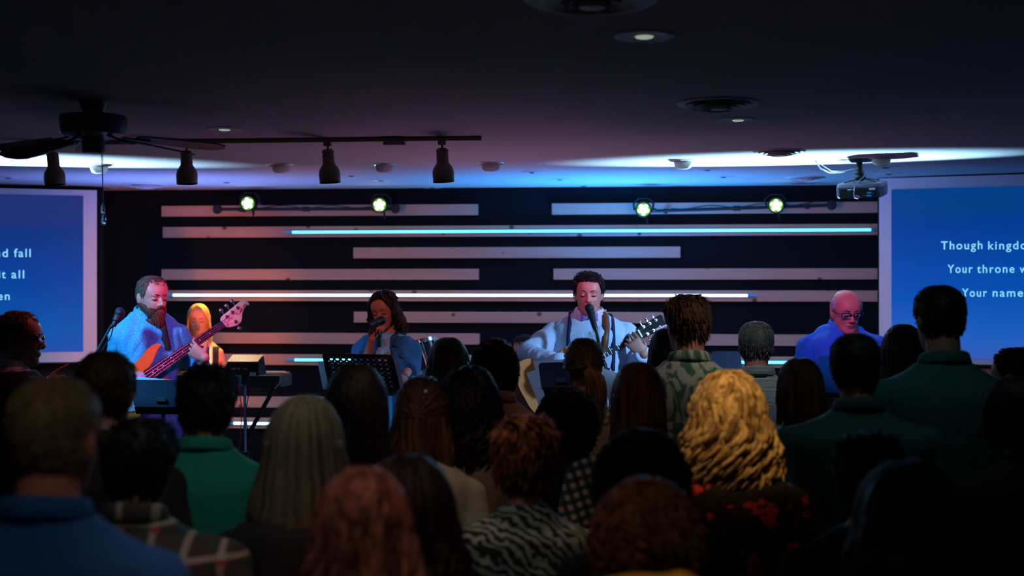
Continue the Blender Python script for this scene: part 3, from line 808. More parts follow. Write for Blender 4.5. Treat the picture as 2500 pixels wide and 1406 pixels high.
def wrinkle(me, amp, seed, vert=1.0):
    n = len(me.vertices)
    co = np.zeros(n * 3); me.vertices.foreach_get('co', co); co = co.reshape(-1, 3)
    no = np.zeros(n * 3); me.vertex_normals.foreach_get('vector', no); no = no.reshape(-1, 3)
    rs = np.random.RandomState(seed)
    f = np.zeros(n)
    for k in range(7):
        w = rs.normal(0, 1, 3) * np.array([28, 28, 13 * vert]) * (0.7 + 0.25 * k)
        ph = rs.uniform(0, 6.28)
        wob = 0.8 * np.sin(co @ (rs.normal(0, 1, 3) * 9) + rs.uniform(0, 6))
        f += np.sin(co @ w + ph + wob * 2) / (1 + 0.35 * k)
    f = np.abs(f) * 0.6 + f * 0.4
    co = co + no * (f * amp * 0.5)[:, None]
    me.vertices.foreach_set('co', co.reshape(-1)); me.update()

HZ = np.array([0.000, 0.010, 0.028, 0.048, 0.066, 0.084, 0.100, 0.120, 0.140, 0.160, 0.180, 0.198, 0.212, 0.223, 0.230, 0.235])
HWID = np.array([0.020, 0.034, 0.048, 0.057, 0.062, 0.066, 0.070, 0.073, 0.0755, 0.0765, 0.0745, 0.068, 0.057, 0.043, 0.028, 0.006])
HF = np.array([0.078, 0.088, 0.0905, 0.089, 0.090, 0.090, 0.089, 0.088, 0.094, 0.093, 0.086, 0.073, 0.057, 0.041, 0.026, 0.004])
HB = np.array([0.020, 0.000, -0.025, -0.048, -0.068, -0.083, -0.093, -0.100, -0.104, -0.105, -0.100, -0.090, -0.076, -0.060, -0.044, -0.012])
def head_r(z, th, off=0.0, jaw=1.0):
    w = np.interp(z, HZ, HWID) + off; f = np.interp(z, HZ, HF) + off; b = np.interp(z, HZ, HB) - off
    if z < 0.09: w *= 1 + (jaw - 1) * (0.09 - z) / 0.09
    yc = 0.0 if z > 0.05 else 0.03 * (0.05 - z) / 0.05
    s_, c_ = np.sin(th), np.cos(th)
    x = w * np.sign(s_) * np.abs(s_) ** 0.86
    y = yc + np.where(c_ > 0, (f - yc), (yc - b)) * np.sign(c_) * np.abs(c_) ** 0.92
    return x, y

def head_prims(mb, face=True, jaw=1.0, nose=1.0):
    th = np.arange(48) * 2 * math.pi / 48
    R = []
    zs = np.concatenate([np.linspace(0, 0.18, 34), np.linspace(0.185, 0.2345, 16)])
    for z in zs:
        x, y = head_r(z, th, 0, jaw)
        if face:
            for sg in (1, -1):
                a = np.abs(((th - sg * 0.40 + math.pi) % (2 * math.pi)) - math.pi)
                dent = 0.011 * np.exp(-(a / 0.20) ** 2) * math.exp(-((z - 0.119) / 0.013) ** 2)
                a2 = np.abs(((th - sg * 0.55 + math.pi) % (2 * math.pi)) - math.pi)
                cheek = 0.0045 * np.exp(-(a2 / 0.22) ** 2) * math.exp(-((z - 0.088) / 0.018) ** 2)
                hol = 0.004 * np.exp(-(a2 / 0.2) ** 2) * math.exp(-((z - 0.052) / 0.014) ** 2)
                x = x + np.sin(th) * (cheek - dent - hol); y = y + np.cos(th) * (cheek - dent - hol)
        R.append(np.stack([x, y, np.full(48, z)], 1))
    mb.rings(R)
    if face:
        # nose bridge, tip, wings
        mb.tube([(0, 0.082, 0.132), (0, 0.092, 0.118), (0, 0.101, 0.102), (0, 0.107 * (0.9 + 0.1 * nose), 0.089), (0, 0.098, 0.080)], [0.008, 0.0085, 0.0095, 0.0125, 0.009], 12)
        for sg in (1, -1):
            mb.ell((sg * 0.0115, 0.096, 0.084), (0.0085, 0.0095, 0.0075), nu=12, nv=8)
            mb.ell((sg * 0.031, 0.0755, 0.1185), (0.0165, 0.0115, 0.0105), nu=16, nv=10)      # eyeball under the lid
            mb.ell((sg * 0.030, 0.083, 0.137), (0.021, 0.009, 0.006), nu=12, nv=8)             # brow ridge
        mb.ell((0, 0.0885, 0.0615), (0.024, 0.0085, 0.0052), nu=16, nv=8)
        mb.ell((0, 0.0880, 0.0510), (0.021, 0.0095, 0.0062), nu=16, nv=8)
        mb.ell((0, 0.0820, 0.0170), (0.020, 0.011, 0.015), nu=14, nv=8)
    for sg in (1, -1):
        c = np.array([sg * 0.0775, -0.008, 0.110])
        a = sg * 0.35
        rot = [[math.cos(a), -math.sin(a), 0], [math.sin(a), math.cos(a), 0], [0, 0, 1]]
        mb.ell(c, (0.0075, 0.018, 0.031), rot, nu=12, nv=10)
        mb.ell(c + np.array([sg * 0.004, -0.008, 0.006]), (0.007, 0.010, 0.022), rot, nu=10, nv=8)

def eul(yaw, pitch, roll):
    """pitch > 0 looks down, yaw > 0 turns to the person's left"""
    return np.array((Matrix.Rotation(math.radians(yaw), 3, 'Z') @ Matrix.Rotation(math.radians(-pitch), 3, 'X') @ Matrix.Rotation(math.radians(roll), 3, 'Y')))

def ss(a, b, x):
    t = min(1, max(0, (x - a) / (b - a))); return t * t * (3 - 2 * t)

def hairline(a, style):
    """lowest height of hair at an azimuth measured from the face (0) to the nape (pi)"""
    d = math.degrees(a)
    if style == 'bald': pts = [(0, 0.3), (62, 0.3), (75, 0.135), (95, 0.118), (120, 0.07), (180, 0.045)]
    elif style == 'receding': pts = [(0, 0.192), (18, 0.195), (38, 0.207), (52, 0.190), (64, 0.150), (74, 0.112), (92, 0.122), (110, 0.07), (180, 0.040)]
    elif style == 'woman': pts = [(0, 0.198), (30, 0.190), (50, 0.165), (64, 0.120), (74, 0.02), (180, -0.01)]
    else: pts = [(0, 0.188), (35, 0.184), (50, 0.178), (62, 0.145), (72, 0.112), (92, 0.122), (108, 0.07), (135, 0.045), (180, 0.035)]
    return np.interp(d, [p[0] for p in pts], [p[1] for p in pts])

def cap_prims(mb, style, off):
    n = 72; rgc = np.random.RandomState(3)
    th = np.arange(n) * 2 * math.pi / n
    R = []
    for z in np.concatenate([np.linspace(0.0, 0.18, 34), np.linspace(0.186, 0.2345, 14)]):
        k = []
        for t in th:
            a = abs((t + math.pi) % (2 * math.pi) - math.pi)
            hl = hairline(a, style)
            o = -0.006 + (off + 0.006) * ss(hl - 0.004, hl + (0.034 if a < 1.3 else 0.018), z)
            if style == 'bald' and a > 1.1:
                o = min(o, -0.010 + (off + 0.010) * (1 - ss(0.165, 0.195, z)))
            k.append(o)
        k = np.array(k) + rgc.uniform(-1, 1, n) * min(0.0022, off * 0.25)
        x, y = head_r(z, th, 0)
        nx, ny = np.sin(th), np.cos(th)
        up = ss(0.19, 0.235, z)
        R.append(np.stack([x + nx * k * (1 - 0.4 * up), y + ny * k * (1 - 0.4 * up), np.full(n, z) + k * up * 0.9], 1))
    mb.rings(R)

SC = np.array([0, -0.006, 0.122])
def skull(a, pol, off):
    d = np.array([math.sin(pol) * math.sin(a), math.sin(pol) * math.cos(a), math.cos(pol)])
    r = np.array([0.078, 0.101, 0.114]) + off
    return SC + r * d, d

def make_hair(style, seed=0, length=0.3, thick=0.02, wave=0.0, freq=3.0, n=260, amin=62, part=0.2, flare=0.1, volume=0.0, r=0.007, fringe=False, sweep=0.0):
    rg = random.Random(seed)
    mb = MB(); mb.tag = 0.3
    if style in ('short', 'receding', 'bald', 'crop', 'fluffy'):
        ls = {'fluffy': 'man', 'short': 'man', 'crop': 'man'}.get(style, style)
        cap_prims(mb, ls, thick)
        cnt = 0
        n = int(n * 1.8)
        while cnt < n:
            a = rg.uniform(-math.pi, math.pi); z = rg.uniform(0.02, 0.232)
            aa = abs(a); hl = hairline(aa, ls)
            if z < hl + 0.004 or (ls == 'bald' and z > 0.182): continue
            if rg.random() > (np.interp(z, HZ, HWID) / 0.077) : continue
            cnt += 1
            o = thick * ss(hl - 0.004, hl + (0.034 if aa < 1.3 else 0.018), z)
            x, y = head_r(z, np.array([a]), o * 0.8)
            up = ss(0.17, 0.235, z)
            d = np.array([math.sin(a) * (1 - up), math.cos(a) * (1 - up), up + 0.05]); d /= np.linalg.norm(d)
            p = np.array([x[0], y[0], z + o * up])
            mb.tag = rg.random()
            back = np.array([0, -0.35, -1.0]) if (p[1] < 0.0 and up < 0.6) else np.array([0.6 * part, 0.25 if aa < 1.2 else -0.4, 0.8 if up < 0.5 else 0.0])
            if ls != 'man' or thick < 0.009: back = np.array([0, 0.4, -0.3]) if up > 0.5 else np.array([0, -0.3, -1.0])
            t = back - d * np.dot(back, d); t /= np.linalg.norm(t) + 1e-9
            t = t + np.array([rg.uniform(-.4, .4), rg.uniform(-.4, .4), rg.uniform(-.4, .4)]) * (1.5 if style == 'fluffy' else (0.4 if thick < 0.009 else 0.8))
            Lh = length * rg.uniform(0.6, 1.2)
            lift = 0.3 if style == 'fluffy' else (0.08 if thick < 0.009 else 0.2)
            P = [p - d * 0.002, p + t * Lh * 0.35 + d * lift * Lh * 0.3, p + t * Lh * 0.7 + d * lift * Lh * 0.4, p + t * Lh + d * lift * Lh * 0.2]
            mb.tube(P, [r, r * 0.9, r * 0.6, r * 0.1], 5, 0.5, cap=False)
        return mb
    if style == 'afro':
        mb.ell(SC + np.array([0, -0.012 - volume * .3, -volume * 0.2]), (0.078 + volume, 0.095 + volume, 0.10 + volume), nu=32, nv=20)
        for i in range(n):
            a = rg.uniform(math.radians(amin), 2 * math.pi - math.radians(amin)); pol = math.acos(rg.uniform(-0.85, 1))
            if pol < 0.9 and rg.random() < 0.5: a = rg.uniform(0, 6.28)
            d = np.array([math.sin(pol) * math.sin(a), math.sin(pol) * math.cos(a), math.cos(pol)])
            p = SC + np.array([0, -0.012 - volume * .3, -volume * .2]) + (np.array([0.078, 0.095, 0.10]) + volume * 0.92) * d
            u, v, _ = frame_from(d, (rg.random(), rg.random(), rg.random() + 0.1))
            mb.tag = rg.random(); P = []; R_ = []
            Lh = length * rg.uniform(0.6, 1.3); ph = rg.uniform(0, 6)
            for k in range(9):
                q = k / 8
                P.append(p + d * Lh * q * 0.6 + (u * math.cos(ph + q * freq * 6.28) + v * math.sin(ph + q * freq * 6.28)) * wave * (0.4 + q) - np.array([0, 0, 1]) * Lh * 0.45 * q)
                R_.append(r * (1 - 0.6 * q))
            mb.tube(P, R_, 5, 0.7, cap=False)
        return mb
    # long styles ---------------------------------------------------
    cap_prims(mb, 'woman', thick * 0.75)
    tie = np.array([sweep, -0.125, 0.115])
    if style in ('long', 'bob', 'halfup'):
        R = []
        for q in np.linspace(0, 1, 12):
            z = 0.135 - q * (length * 0.93)
            fl = 1 + flare * q
            rx, ry = (0.080 + thick * 0.7 + volume) * fl, (0.060 + thick * 0.5 + volume * 0.6)
            taper = 1 - 0.55 * ss(0.8, 1.0, q)
            th = np.arange(28) * 2 * math.pi / 28
            wob = 1 + 0.05 * np.sin(5 * th + q * 6 + seed)
            yb = -0.050 - 0.015 * q
            R.append(np.stack([rx * taper * wob * np.sin(th) + sweep * q, yb + ry * taper * wob * np.cos(th) * (0.75 if q > 0 else 1), np.full(28, z)], 1))
        mb.rings(R)
    for i in range(n):
        mb.tag = rg.random()
        a = rg.uniform(math.radians(amin), 2 * math.pi - math.radians(amin))
        lay = rg.random()
        off = 0.003 + thick * (0.35 + 0.65 * lay) + volume * (0.5 + 0.5 * lay)
        P = []; p0 = math.radians(rg.uniform(2, 50) if rg.random() < 0.6 else rg.uniform(2, 20))
        pc = part * 0.02
        for k in range(7):
            pol = p0 + (math.radians(96) - p0) * k / 6
            ja = wave * 5.0 * math.sin(k * 1.7 + i * 1.3) if wave > 0.012 else 0.0
            p, d = skull(a + ja * math.sin(min(1.5, pol)), pol, off * (0.5 + 0.5 * k / 6) + (wave * 0.35 * math.cos(k * 1.9 + i) if wave > 0.012 else 0.0))
            if k < 3: p = p + np.array([pc, 0, 0])
            P.append(p)
        Rr = [r * 0.6, r * 0.9, r, r, r, r * 1.05, r * 1.1]
        side = np.array([math.cos(a), -math.sin(a), 0])
        base = P[-1]; out = np.array([math.sin(a), math.cos(a) * 0.5, 0])
        if style == 'pony' or (style == 'halfup' and i % 3 == 0):
            # swept back to the tie, then hanging
            p, d = skull(a, math.radians(rg.uniform(20, 100)), off * 0.7)
            st = p
            P = [st]
            for k in range(1, 6):
                q = k / 5
                m_ = st * (1 - q) + tie * q
                v_ = m_ - SC; nn = np.linalg.norm(v_ / (np.array([0.078, 0.101, 0.114]) + off))
                if nn < 1 and q < 0.95: m_ = SC + v_ / nn
                P.append(m_)
            Rr = [r, r, r, r, r * 0.9, r * 0.8]
            if style == 'pony':
                LL = length * rg.uniform(0.75, 1.0); ph = rg.uniform(-0.5, 0.5); j = (rg.uniform(-1, 1), rg.uniform(-1, 1))
                for k in range(1, 9):
                    q = k / 8
                    w_ = 0.018 + 0.020 * math.sin(math.pi * min(1, q * 1.2))
                    P.append(tie + np.array([j[0] * w_ + sweep * 1.2 * q + 0.012 * math.sin(q * 5 + ph), -0.015 + j[1] * w_ * 0.7, -LL * q]))
                    Rr.append(r * (1 - 0.8 * q ** 3))
            mb.tube(P, Rr, 5, 0.6, cap=False); continue
        LL = (length + base[2] - 0.12) * rg.uniform(0.80, 1.04) * (1 - 0.12 * (1 - lay))
        ph = rg.uniform(0, 6.28) if wave > 0.008 else rg.uniform(-0.8, 0.8) + a * 2
        m = max(5, int(LL * (26 if wave < 0.006 else 60)))
        wv = wave * rg.uniform(0.6, 1.3)
        inward = 0.12 if style == 'bob' else 0.0
        for k in range(1, m + 1):
            q = k / m
            z = base[2] - LL * q
            amp = wv * min(1, q * 2.5 + 0.2)
            w1 = amp * math.sin(ph + q * freq * 6.28 * LL / 0.3); w2 = amp * math.cos(ph + q * freq * 6.28 * LL / 0.3)
            o2 = out * (flare * 0.09 * q - inward * q * q * 0.25 + w2)
            P.append(np.array([base[0] * (1 - 0.06 * q) + sweep * q, base[1] * (1 - 0.15 * q) - 0.012 * q, z]) + o2 + side * w1)
            Rr.append(r * (1.1 - 0.95 * q ** 4))
        mb.tube(P, Rr, 5, 0.55, cap=False)
    if fringe:
        for i in range(34):
            mb.tag = rg.random(); sg = 1 if i % 2 else -1
            if fringe == 'left' and i % 4: sg = -1
            q0 = rg.random()
            P = [np.array([part * 0.02, 0.045 - 0.05 * q0, 0.238 + thick * 0.6]), np.array([sg * 0.030, 0.078 - 0.05 * q0, 0.222 + thick * .6]), np.array([sg * 0.060, 0.078 - 0.035 * q0, 0.185]), np.array([sg * (0.078 + thick * .4), 0.052 - 0.02 * q0, 0.135]), np.array([sg * (0.083 + thick * .6), 0.030 - 0.02 * q0, 0.09])]
            LL = length * rg.uniform(0.7, 1); ph = rg.uniform(0, 6)
            Rr = [r * .5, r * .9, r, r, r]
            for k in range(1, 8):
                q = k / 7; P.append(P[4] + np.array([sg * (0.012 * q) + wave * math.sin(ph + q * 9), -0.01 * q + wave * math.cos(ph + q * 9), -LL * 0.75 * q])); Rr.append(r * (1.05 - 0.8 * q ** 3))
            mb.tube(P, Rr, 5, 0.55, cap=False)
    return mb

def hand_prims(mb, wrist, f, n, right, curls=(35, 35, 25), spread=1.0, thumb=(0.75, 0.35), s=1.0, rr=0.0082):
    f = np.array(f, float); f /= np.linalg.norm(f); n = np.array(n, float); n = n - f * np.dot(n, f); n /= np.linalg.norm(n)
    l = np.cross(f, n) if right else np.cross(n, f)
    w = np.array(wrist, float)
    R = []
    for q, hw, ht in ((-0.01, 0.026, 0.019), (0.015, 0.030, 0.018), (0.04, 0.038, 0.016), (0.065, 0.041, 0.014), (0.085, 0.040, 0.012), (0.095, 0.034, 0.008)):
        a = np.arange(20) * 2 * math.pi / 20
        R.append(w + f * q * s + (np.outer(np.cos(a) * hw, l) + np.outer(np.sin(a) * ht, n)) * s)
    mb.rings(R)
    cs = curls if isinstance(curls[0], (tuple, list)) else [curls] * 4
    for i, (lo, ln) in enumerate(((0.031, 0.92), (0.0105, 1.0), (-0.0105, 0.95), (-0.031, 0.76))):
        p = w + (f * 0.078 + l * lo * spread) * s
        ang = 0.0; P = [p]; Rr = [rr * 1.12 * s]
        fan = l * (lo * 1.4 * (spread - 0.6))
        for j, sl in enumerate((0.047, 0.028, 0.022)):
            ang += math.radians(cs[i][j])
            dirv = f * math.cos(ang) + n * math.sin(ang) + fan
            for h in (0.5, 1.0):
                P.append(P[-1] + dirv * sl * ln * s * 0.5); Rr.append(rr * (1.05 - 0.10 * j - 0.05 * h) * s)
        Rr[-1] = rr * 0.72 * s
        mb.tube(P, Rr, 10)
        mb.ell(P[-1], (rr * .74 * s,) * 3, nu=10, nv=8)
    b = w + (f * 0.022 + l * 0.026) * s
    td = f * thumb[0] + l * (1 - thumb[0]) * 1.3 + n * thumb[1]; td /= np.linalg.norm(td)
    td2 = td + f * 0.35 + n * thumb[1] * 0.6; td2 /= np.linalg.norm(td2)
    P = [b, b + td * 0.035 * s, b + td * 0.035 * s + td2 * 0.030 * s, b + td * 0.035 * s + td2 * 0.055 * s]
    mb.tube(P, [0.014 * s, 0.0115 * s, 0.010 * s, 0.0075 * s], 10); mb.ell(P[-1], (0.0078 * s,) * 3, nu=10, nv=8)

MALE = [(.80, .150, .105, 0), (.88, .172, .122, -.008), (.95, .168, .118, -.004), (1.05, .152, .108, 0), (1.15, .156, .112, .004), (1.25, .168, .120, .004), (1.33, .178, .118, 0),
        (1.385, .186, .112, -.004), (1.42, .178, .100, -.006), (1.445, .152, .088, -.008), (1.47, .116, .076, -.008), (1.495, .084, .066, -.006), (1.52, .064, .060, -.002), (1.55, .056, .058, .002), (1.62, .048, .05, .012)]
FEM = [(.80, .155, .110, 0), (.88, .174, .122, -.010), (.95, .160, .112, -.004), (1.05, .130, .094, 0), (1.12, .128, .094, .004), (1.22, .142, .108, .008), (1.30, .152, .104, .002),
       (1.365, .160, .094, -.004), (1.40, .152, .086, -.006), (1.425, .126, .076, -.008), (1.45, .092, .064, -.008), (1.48, .064, .054, -.004), (1.51, .049, .050, .002), (1.58, .044, .05, .010), (1.62, .042, .045, .012)]

def torso_rings(L, s, bw, off, z0, z1, taper_end=False):
    L = np.array(L); zs = np.arange(z0, z1 + 1e-6, 0.02)
    th = np.arange(32) * 2 * math.pi / 32; c, si = np.cos(th), np.sin(th)
    R = []
    for z in zs:
        hw, hd, yc = (np.interp(z, L[:, 0], L[:, k]) for k in (1, 2, 3))
        f = 1 + (bw - 1) * ss(1.50, 1.42, z) if z < 1.5 else 1
        hw = hw * (1 + (bw - 1) * (1 - ss(1.40, 1.50, z))) + off; hd = hd * (1 + (bw - 1) * 1.2 * (1 - ss(1.40, 1.50, z))) + off
        R.append(np.stack([hw * np.sign(c) * np.abs(c) ** 0.85, yc + hd * np.sign(si) * np.abs(si) ** 0.9, np.full(32, z)], 1) * s)
    return R

def default_arm(sg, fem, bw):
    k = bw * (0.90 if fem else 1.0)
    return [(sg * 0.176 * k, -0.002, 1.372 if not fem else 1.345), (sg * 0.225 * k, -0.045, 1.10), (sg * 0.205 * k, 0.10, 0.88)]

M_SHOE = mat('dark_leather_shoe', (0.015, 0.012, 0.010), 0.4)
person_count = 0
def person(label, px, top, d, yaw=0.0, z0=0.0, fem=False, bw=1.0, skin='skin_light', hair=None, hmat=None, hthick=0.012, shirt=None, sleeve='long',
           trousers=None, head=(0, 0, 0), arms=None, hands=None, face=False, vox=0.011, svox=0.011, collar=None, shirt_name='shirt', wr=0.006, hs=1.0, jaw=1.0,
           seed=None, neckline=1.51, hemz=0.84, tall=0.0, extra=None, headshift=(0, 0.02), Hfix=None, nose=1.0, jacket=None, seated=False):
    global person_count
    person_count += 1; seed = person_count if seed is None else seed
    wt = W(px, top, d)
    H = Hfix or (wt[2] - z0 - hthick)
    s = (H + tall) / 1.75
    rz = YAW + math.radians(yaw)
    root = thing('person', label, 'person', (wt[0], wt[1], z0), rz, None)
    c_, s_ = math.cos(rz), math.sin(rz)
    def Lc(ppx, ppy, dd):
        v = W(ppx, ppy, dd) - np.array([wt[0], wt[1], z0])
        return np.array([c_ * v[0] + s_ * v[1], -s_ * v[0] + c_ * v[1], v[2]])
    def Lv(v):   # direction given as (right, up, away) of the view
        v = RT * v[0] + UP * v[1] + FW * v[2]
        return np.array([c_ * v[0] + s_ * v[1], -s_ * v[0] + c_ * v[1], v[2]])
    def Lw(v):
        v = np.array(v) - np.array([wt[0], wt[1], z0])
        return np.array([c_ * v[0] + s_ * v[1], -s_ * v[0] + c_ * v[1], v[2]])
    def Wd(v): return np.array([c_ * v[0] - s_ * v[1] + wt[0], s_ * v[0] + c_ * v[1] + wt[1], v[2] + z0])
    root_info = {'L': Lc, 'V': Lv, 's': s, 'H': H, 'Lw': Lw, 'Wd': Wd, 'd': d}
    TB = FEM if fem else MALE
    if callable(arms): arms = arms(Lc, Lv)
    if callable(hands): hands = hands(Lc, Lv)
    # head placement
    pitch = head[1]
    HR = eul(*head)
    hsz = hs * (0.97 if fem else 1.0) * (0.5 + 0.5 * s)
    top_local = np.array([0, headshift[1], H])
    piv = np.array([0.0, -0.02, 0.05])                      # neck pivot in head coordinates
    hb = np.array([headshift[0], headshift[1], 0.0])
    crown = (HR @ (np.array([0, -0.01, 0.235]) - piv)) * hsz
    base = np.array([headshift[0], headshift[1], H - crown[2] * 1.0])
    HM = np.eye(4); HM[:3, :3] = HR * hsz; HM[:3, 3] = base - HR @ piv * hsz
    root_info['HM'] = HM
    def hp(x, y, z): return HM[:3, :3] @ np.array([x, y, z]) + HM[:3, 3]
    root_info['hp'] = hp
    mb = MB()
    mb.rings(torso_rings(TB, s, bw, 0, 0.80, 1.52))
    # neck joins torso to head even when the head leans
    nk = 0.046 if fem else 0.057
    neck0 = np.array([0, -0.008, 1.45]) * s; neck1 = hp(0, -0.025, 0.055)
    mb.tube([neck0, neck0 * 0.5 + neck1 * 0.5 + np.array([0, 0, 0.0]), neck1, hp(0, -0.02, 0.09)], [nk * 1.5 * s, nk * s, nk * s * 0.98, nk * 0.8], 20)
    hm = MB(); head_prims(hm, face, jaw, nose); hm.xf(HM); mb.merge(hm)
    AR = {}
    for sg, key in ((1, 'R'), (-1, 'L')):
        a = (arms or {}).get(key)
        if a is None: a = [np.array(p) * s for p in default_arm(sg, fem, bw)]
        else:
            sh = np.array(default_arm(sg, fem, bw)[0]) * s
            a = [sh if a[0] is None else np.array(a[0]), np.array(a[1]), np.array(a[2])]
        AR[key] = a
        ra = (0.050, 0.041, 0.027) if not fem else (0.042, 0.034, 0.023)
        ra = [q * (0.6 + 0.4 * bw) for q in ra]
        nb = np.array([sg * 0.05, -0.01, 1.44 if not fem else 1.40]) * s
        mb.limb(nb, a[0], 0.036 * s * bw, ra[0] * s, 14)
        mb.limb(a[0], a[1], ra[0] * s, ra[1] * s, 14); mb.limb(a[1], a[2], ra[1] * s, ra[2] * s, 14)
        h = (hands or {}).get(key, {})
        fdir = h.get('f', a[2] - a[1]); nn = h.get('n', np.array([-sg * 1.0, 0.2, 0]))
        hand_prims(mb, a[2], fdir, nn, key == 'R', h.get('curls', (18, 22, 15)), h.get('spread', 1.0), h.get('thumb', (0.75, 0.35)), s * (0.92 if fem else 1.0), h.get('rr', 0.0085))
        hip = np.array([sg * 0.088, -0.005, 0.86]) * s; kn = np.array([sg * 0.095, 0.008, 0.47]) * s; an = np.array([sg * 0.10, -0.02, 0.09]) * s
        if seated:
            kn = np.array([sg * 0.14, 0.40, 0.84]) * s; an = np.array([sg * 0.14, 0.38, 0.46]) * s
        mb.limb(hip, kn, 0.082 * s * bw, 0.054 * s, 14); mb.limb(kn, an, 0.055 * s, 0.036 * s, 14)
        mb.limb(an + np.array([0, -0.02, -0.04]) * s, an + np.array([0, 0.15, -0.06]) * s, 0.035 * s, 0.028 * s, 10)
        root_info['leg' + key] = (hip, kn, an)
    body = obj('body', remesh(mb, vox, 2), M_SKIN[skin], root, ang=0)
    body.data.materials.clear(); body.data.materials.append(M_SKIN[skin])
    root_info['AR'] = AR
    # shirt
    if shirt is not None:
        sb = MB()
        sb.rings(torso_rings(TB, s, bw, (0.014 if jacket else 0.013) / s, hemz, neckline))
        if fem:
            for sg in (1, -1): sb.ell(np.array([sg * 0.068, 0.082, 1.235]) * s, (0.060 * s, 0.055 * s, 0.062 * s))
        elif bw > 1.05: sb.ell(np.array([0, 0.05, 1.02]) * s, (0.15 * s * bw, 0.10 * s * bw, 0.15 * s))
        for sg, key in ((1, 'R'), (-1, 'L')):
            a = AR[key]; e = 0.014
            ra = (0.052, 0.043, 0.030) if not fem else (0.044, 0.036, 0.026)
            ra = [q * (0.6 + 0.4 * bw) for q in ra]
            nb = np.array([sg * 0.06, -0.01, 1.435 if not fem else 1.405]) * s
            if sleeve == 'none' or jacket:
                sb.limb(nb, a[0] * np.array([0.80, 1, 1]), 0.035 * s, 0.040 * s, 12); continue
            sb.limb(nb, a[0], 0.034 * s * bw + 0.004, ra[0] * 1.05 * s + e, 14)
            if sleeve == 'short':
                m_ = a[0] * 0.35 + a[1] * 0.65
                sb.tube([a[0], m_], [ra[0] * s + e, ra[0] * s + e * 1.6], 18)
            else:
                sb.limb(a[0], a[1], ra[0] * s + e, ra[1] * s + e, 14)
                fr = 1.0 if sleeve == 'long' else 0.5
                w_ = a[1] * (1 - fr) + a[2] * fr
                sb.tube([a[1], a[1] * 0.5 + w_ * 0.5, w_], [ra[1] * s + e, (ra[1] * .5 + ra[2] * .5) * s + e * 1.3, ra[2] * s + e * 0.8], 18)
        me = remesh(sb, svox, 2); wrinkle(me, wr * (0.25 if jacket else 1), seed)
        so = obj(shirt_name, me, None, root, ang=0); me.materials.clear(); me.materials.append(shirt)
        root_info['shirt'] = so
        if jacket:
            jm, jw, jname = jacket
            jb = MB(); jb.rings(torso_rings(TB, s, bw, 0.038 / s, hemz, neckline - 0.02))
            if fem:
                for sg in (1, -1): jb.ell(np.array([sg * 0.072, 0.082, 1.235]) * s, (0.078 * s, 0.076 * s, 0.078 * s))
            for sg, key in ((1, 'R'), (-1, 'L')):
                a = AR[key]; e = 0.024
                ra = (0.052, 0.043, 0.030) if not fem else (0.044, 0.036, 0.026)
                jb.limb(np.array([sg * 0.06, -0.01, 1.43 if not fem else 1.40]) * s, a[0], 0.050 * s * bw + 0.010, ra[0] * 1.1 * s + e, 14)
                jb.limb(a[0], a[1], ra[0] * s + e, ra[1] * s + e, 14)
                w_ = a[1] * 0.5 + a[2] * 0.5 if fem else a[2]
                jb.tube([a[1], a[1] * 0.5 + w_ * 0.5, w_], [ra[1] * s + e, ra[1] * s + e * 0.9, ra[2] * s + e + (0.008 if fem else 0)], 18)
            me = remesh(jb, svox, 2); wrinkle(me, wr, seed + 9)
            import bmesh
            bm = bmesh.new(); bm.from_mesh(me)
            kill = [v for v in bm.verts if v.co.y > 0.02 and v.co.z < (neckline + 0.05) * s and abs(v.co.x) < jw[0] + (jw[1] - jw[0]) * max(0, min(1, v.co.z / s - 0.9)) / 0.5 and abs(v.co.x) < 0.14]
            bmesh.ops.delete(bm, geom=kill, context='VERTS'); bm.to_mesh(me); bm.free()
            jo = obj(jname, me, None, root, ang=0); me.materials.clear(); me.materials.append(jm)
            so_ = jo.modifiers.new('thick', 'SOLIDIFY'); so_.thickness = 0.006; so_.offset = -1
            root_info['jacket'] = jo
        if collar:
            cm, chh = collar
            cb = MB(); n = 40; R = []
            for i in range(n + 1):
                gap = 0.20
                t = gap + (2 * math.pi - 2 * gap) * i / n
                sx, cy = math.sin(t), math.cos(t)
                rx, ry = nk * s * 1.13 + 0.006, nk * s * 1.13 + 0.008
                zb = (1.512 - 0.034 * (cy + 1) / 2) * s
                cen = neck0 * 0.6 + neck1 * 0.4
                ptz = lambda rr_, zz: np.array([cen[0] * 0 + (rx + rr_) * sx, -0.004 + (ry + rr_) * cy, zz])
                R.append(np.array([ptz(0.0, zb - 0.01), ptz(0.0, zb + chh), ptz(0.005, zb + chh + 0.003), ptz(0.011, zb + chh - 0.002), ptz(0.020, zb + 0.002), ptz(0.017, zb - 0.004), ptz(0.008, zb + chh * 0.6), ptz(0.006, zb - 0.01)]))
            cb.rings(R)
            obj('collar', cb, cm, root, ang=0)
    # trousers
    tm = trousers or M_TROUS
    tb = MB(); tb.rings(torso_rings(TB, s, bw, 0.008 / s, 0.82, 0.98))
    for key in ('R', 'L'):
        hip, kn, an = root_info['leg' + key]
        tb.limb(hip, kn, 0.094 * s * bw, 0.070 * s, 16); tb.tube([kn, kn * 0.5 + an * 0.5, an + np.array([0, 0, 0.0])], [0.070 * s, 0.064 * s, 0.058 * s], 18)
    me = remesh(tb, max(svox, 0.010), 2); wrinkle(me, wr * 1.2, seed + 5)
    obj('trousers', me, None, root, ang=0); me.materials.clear(); me.materials.append(tm)
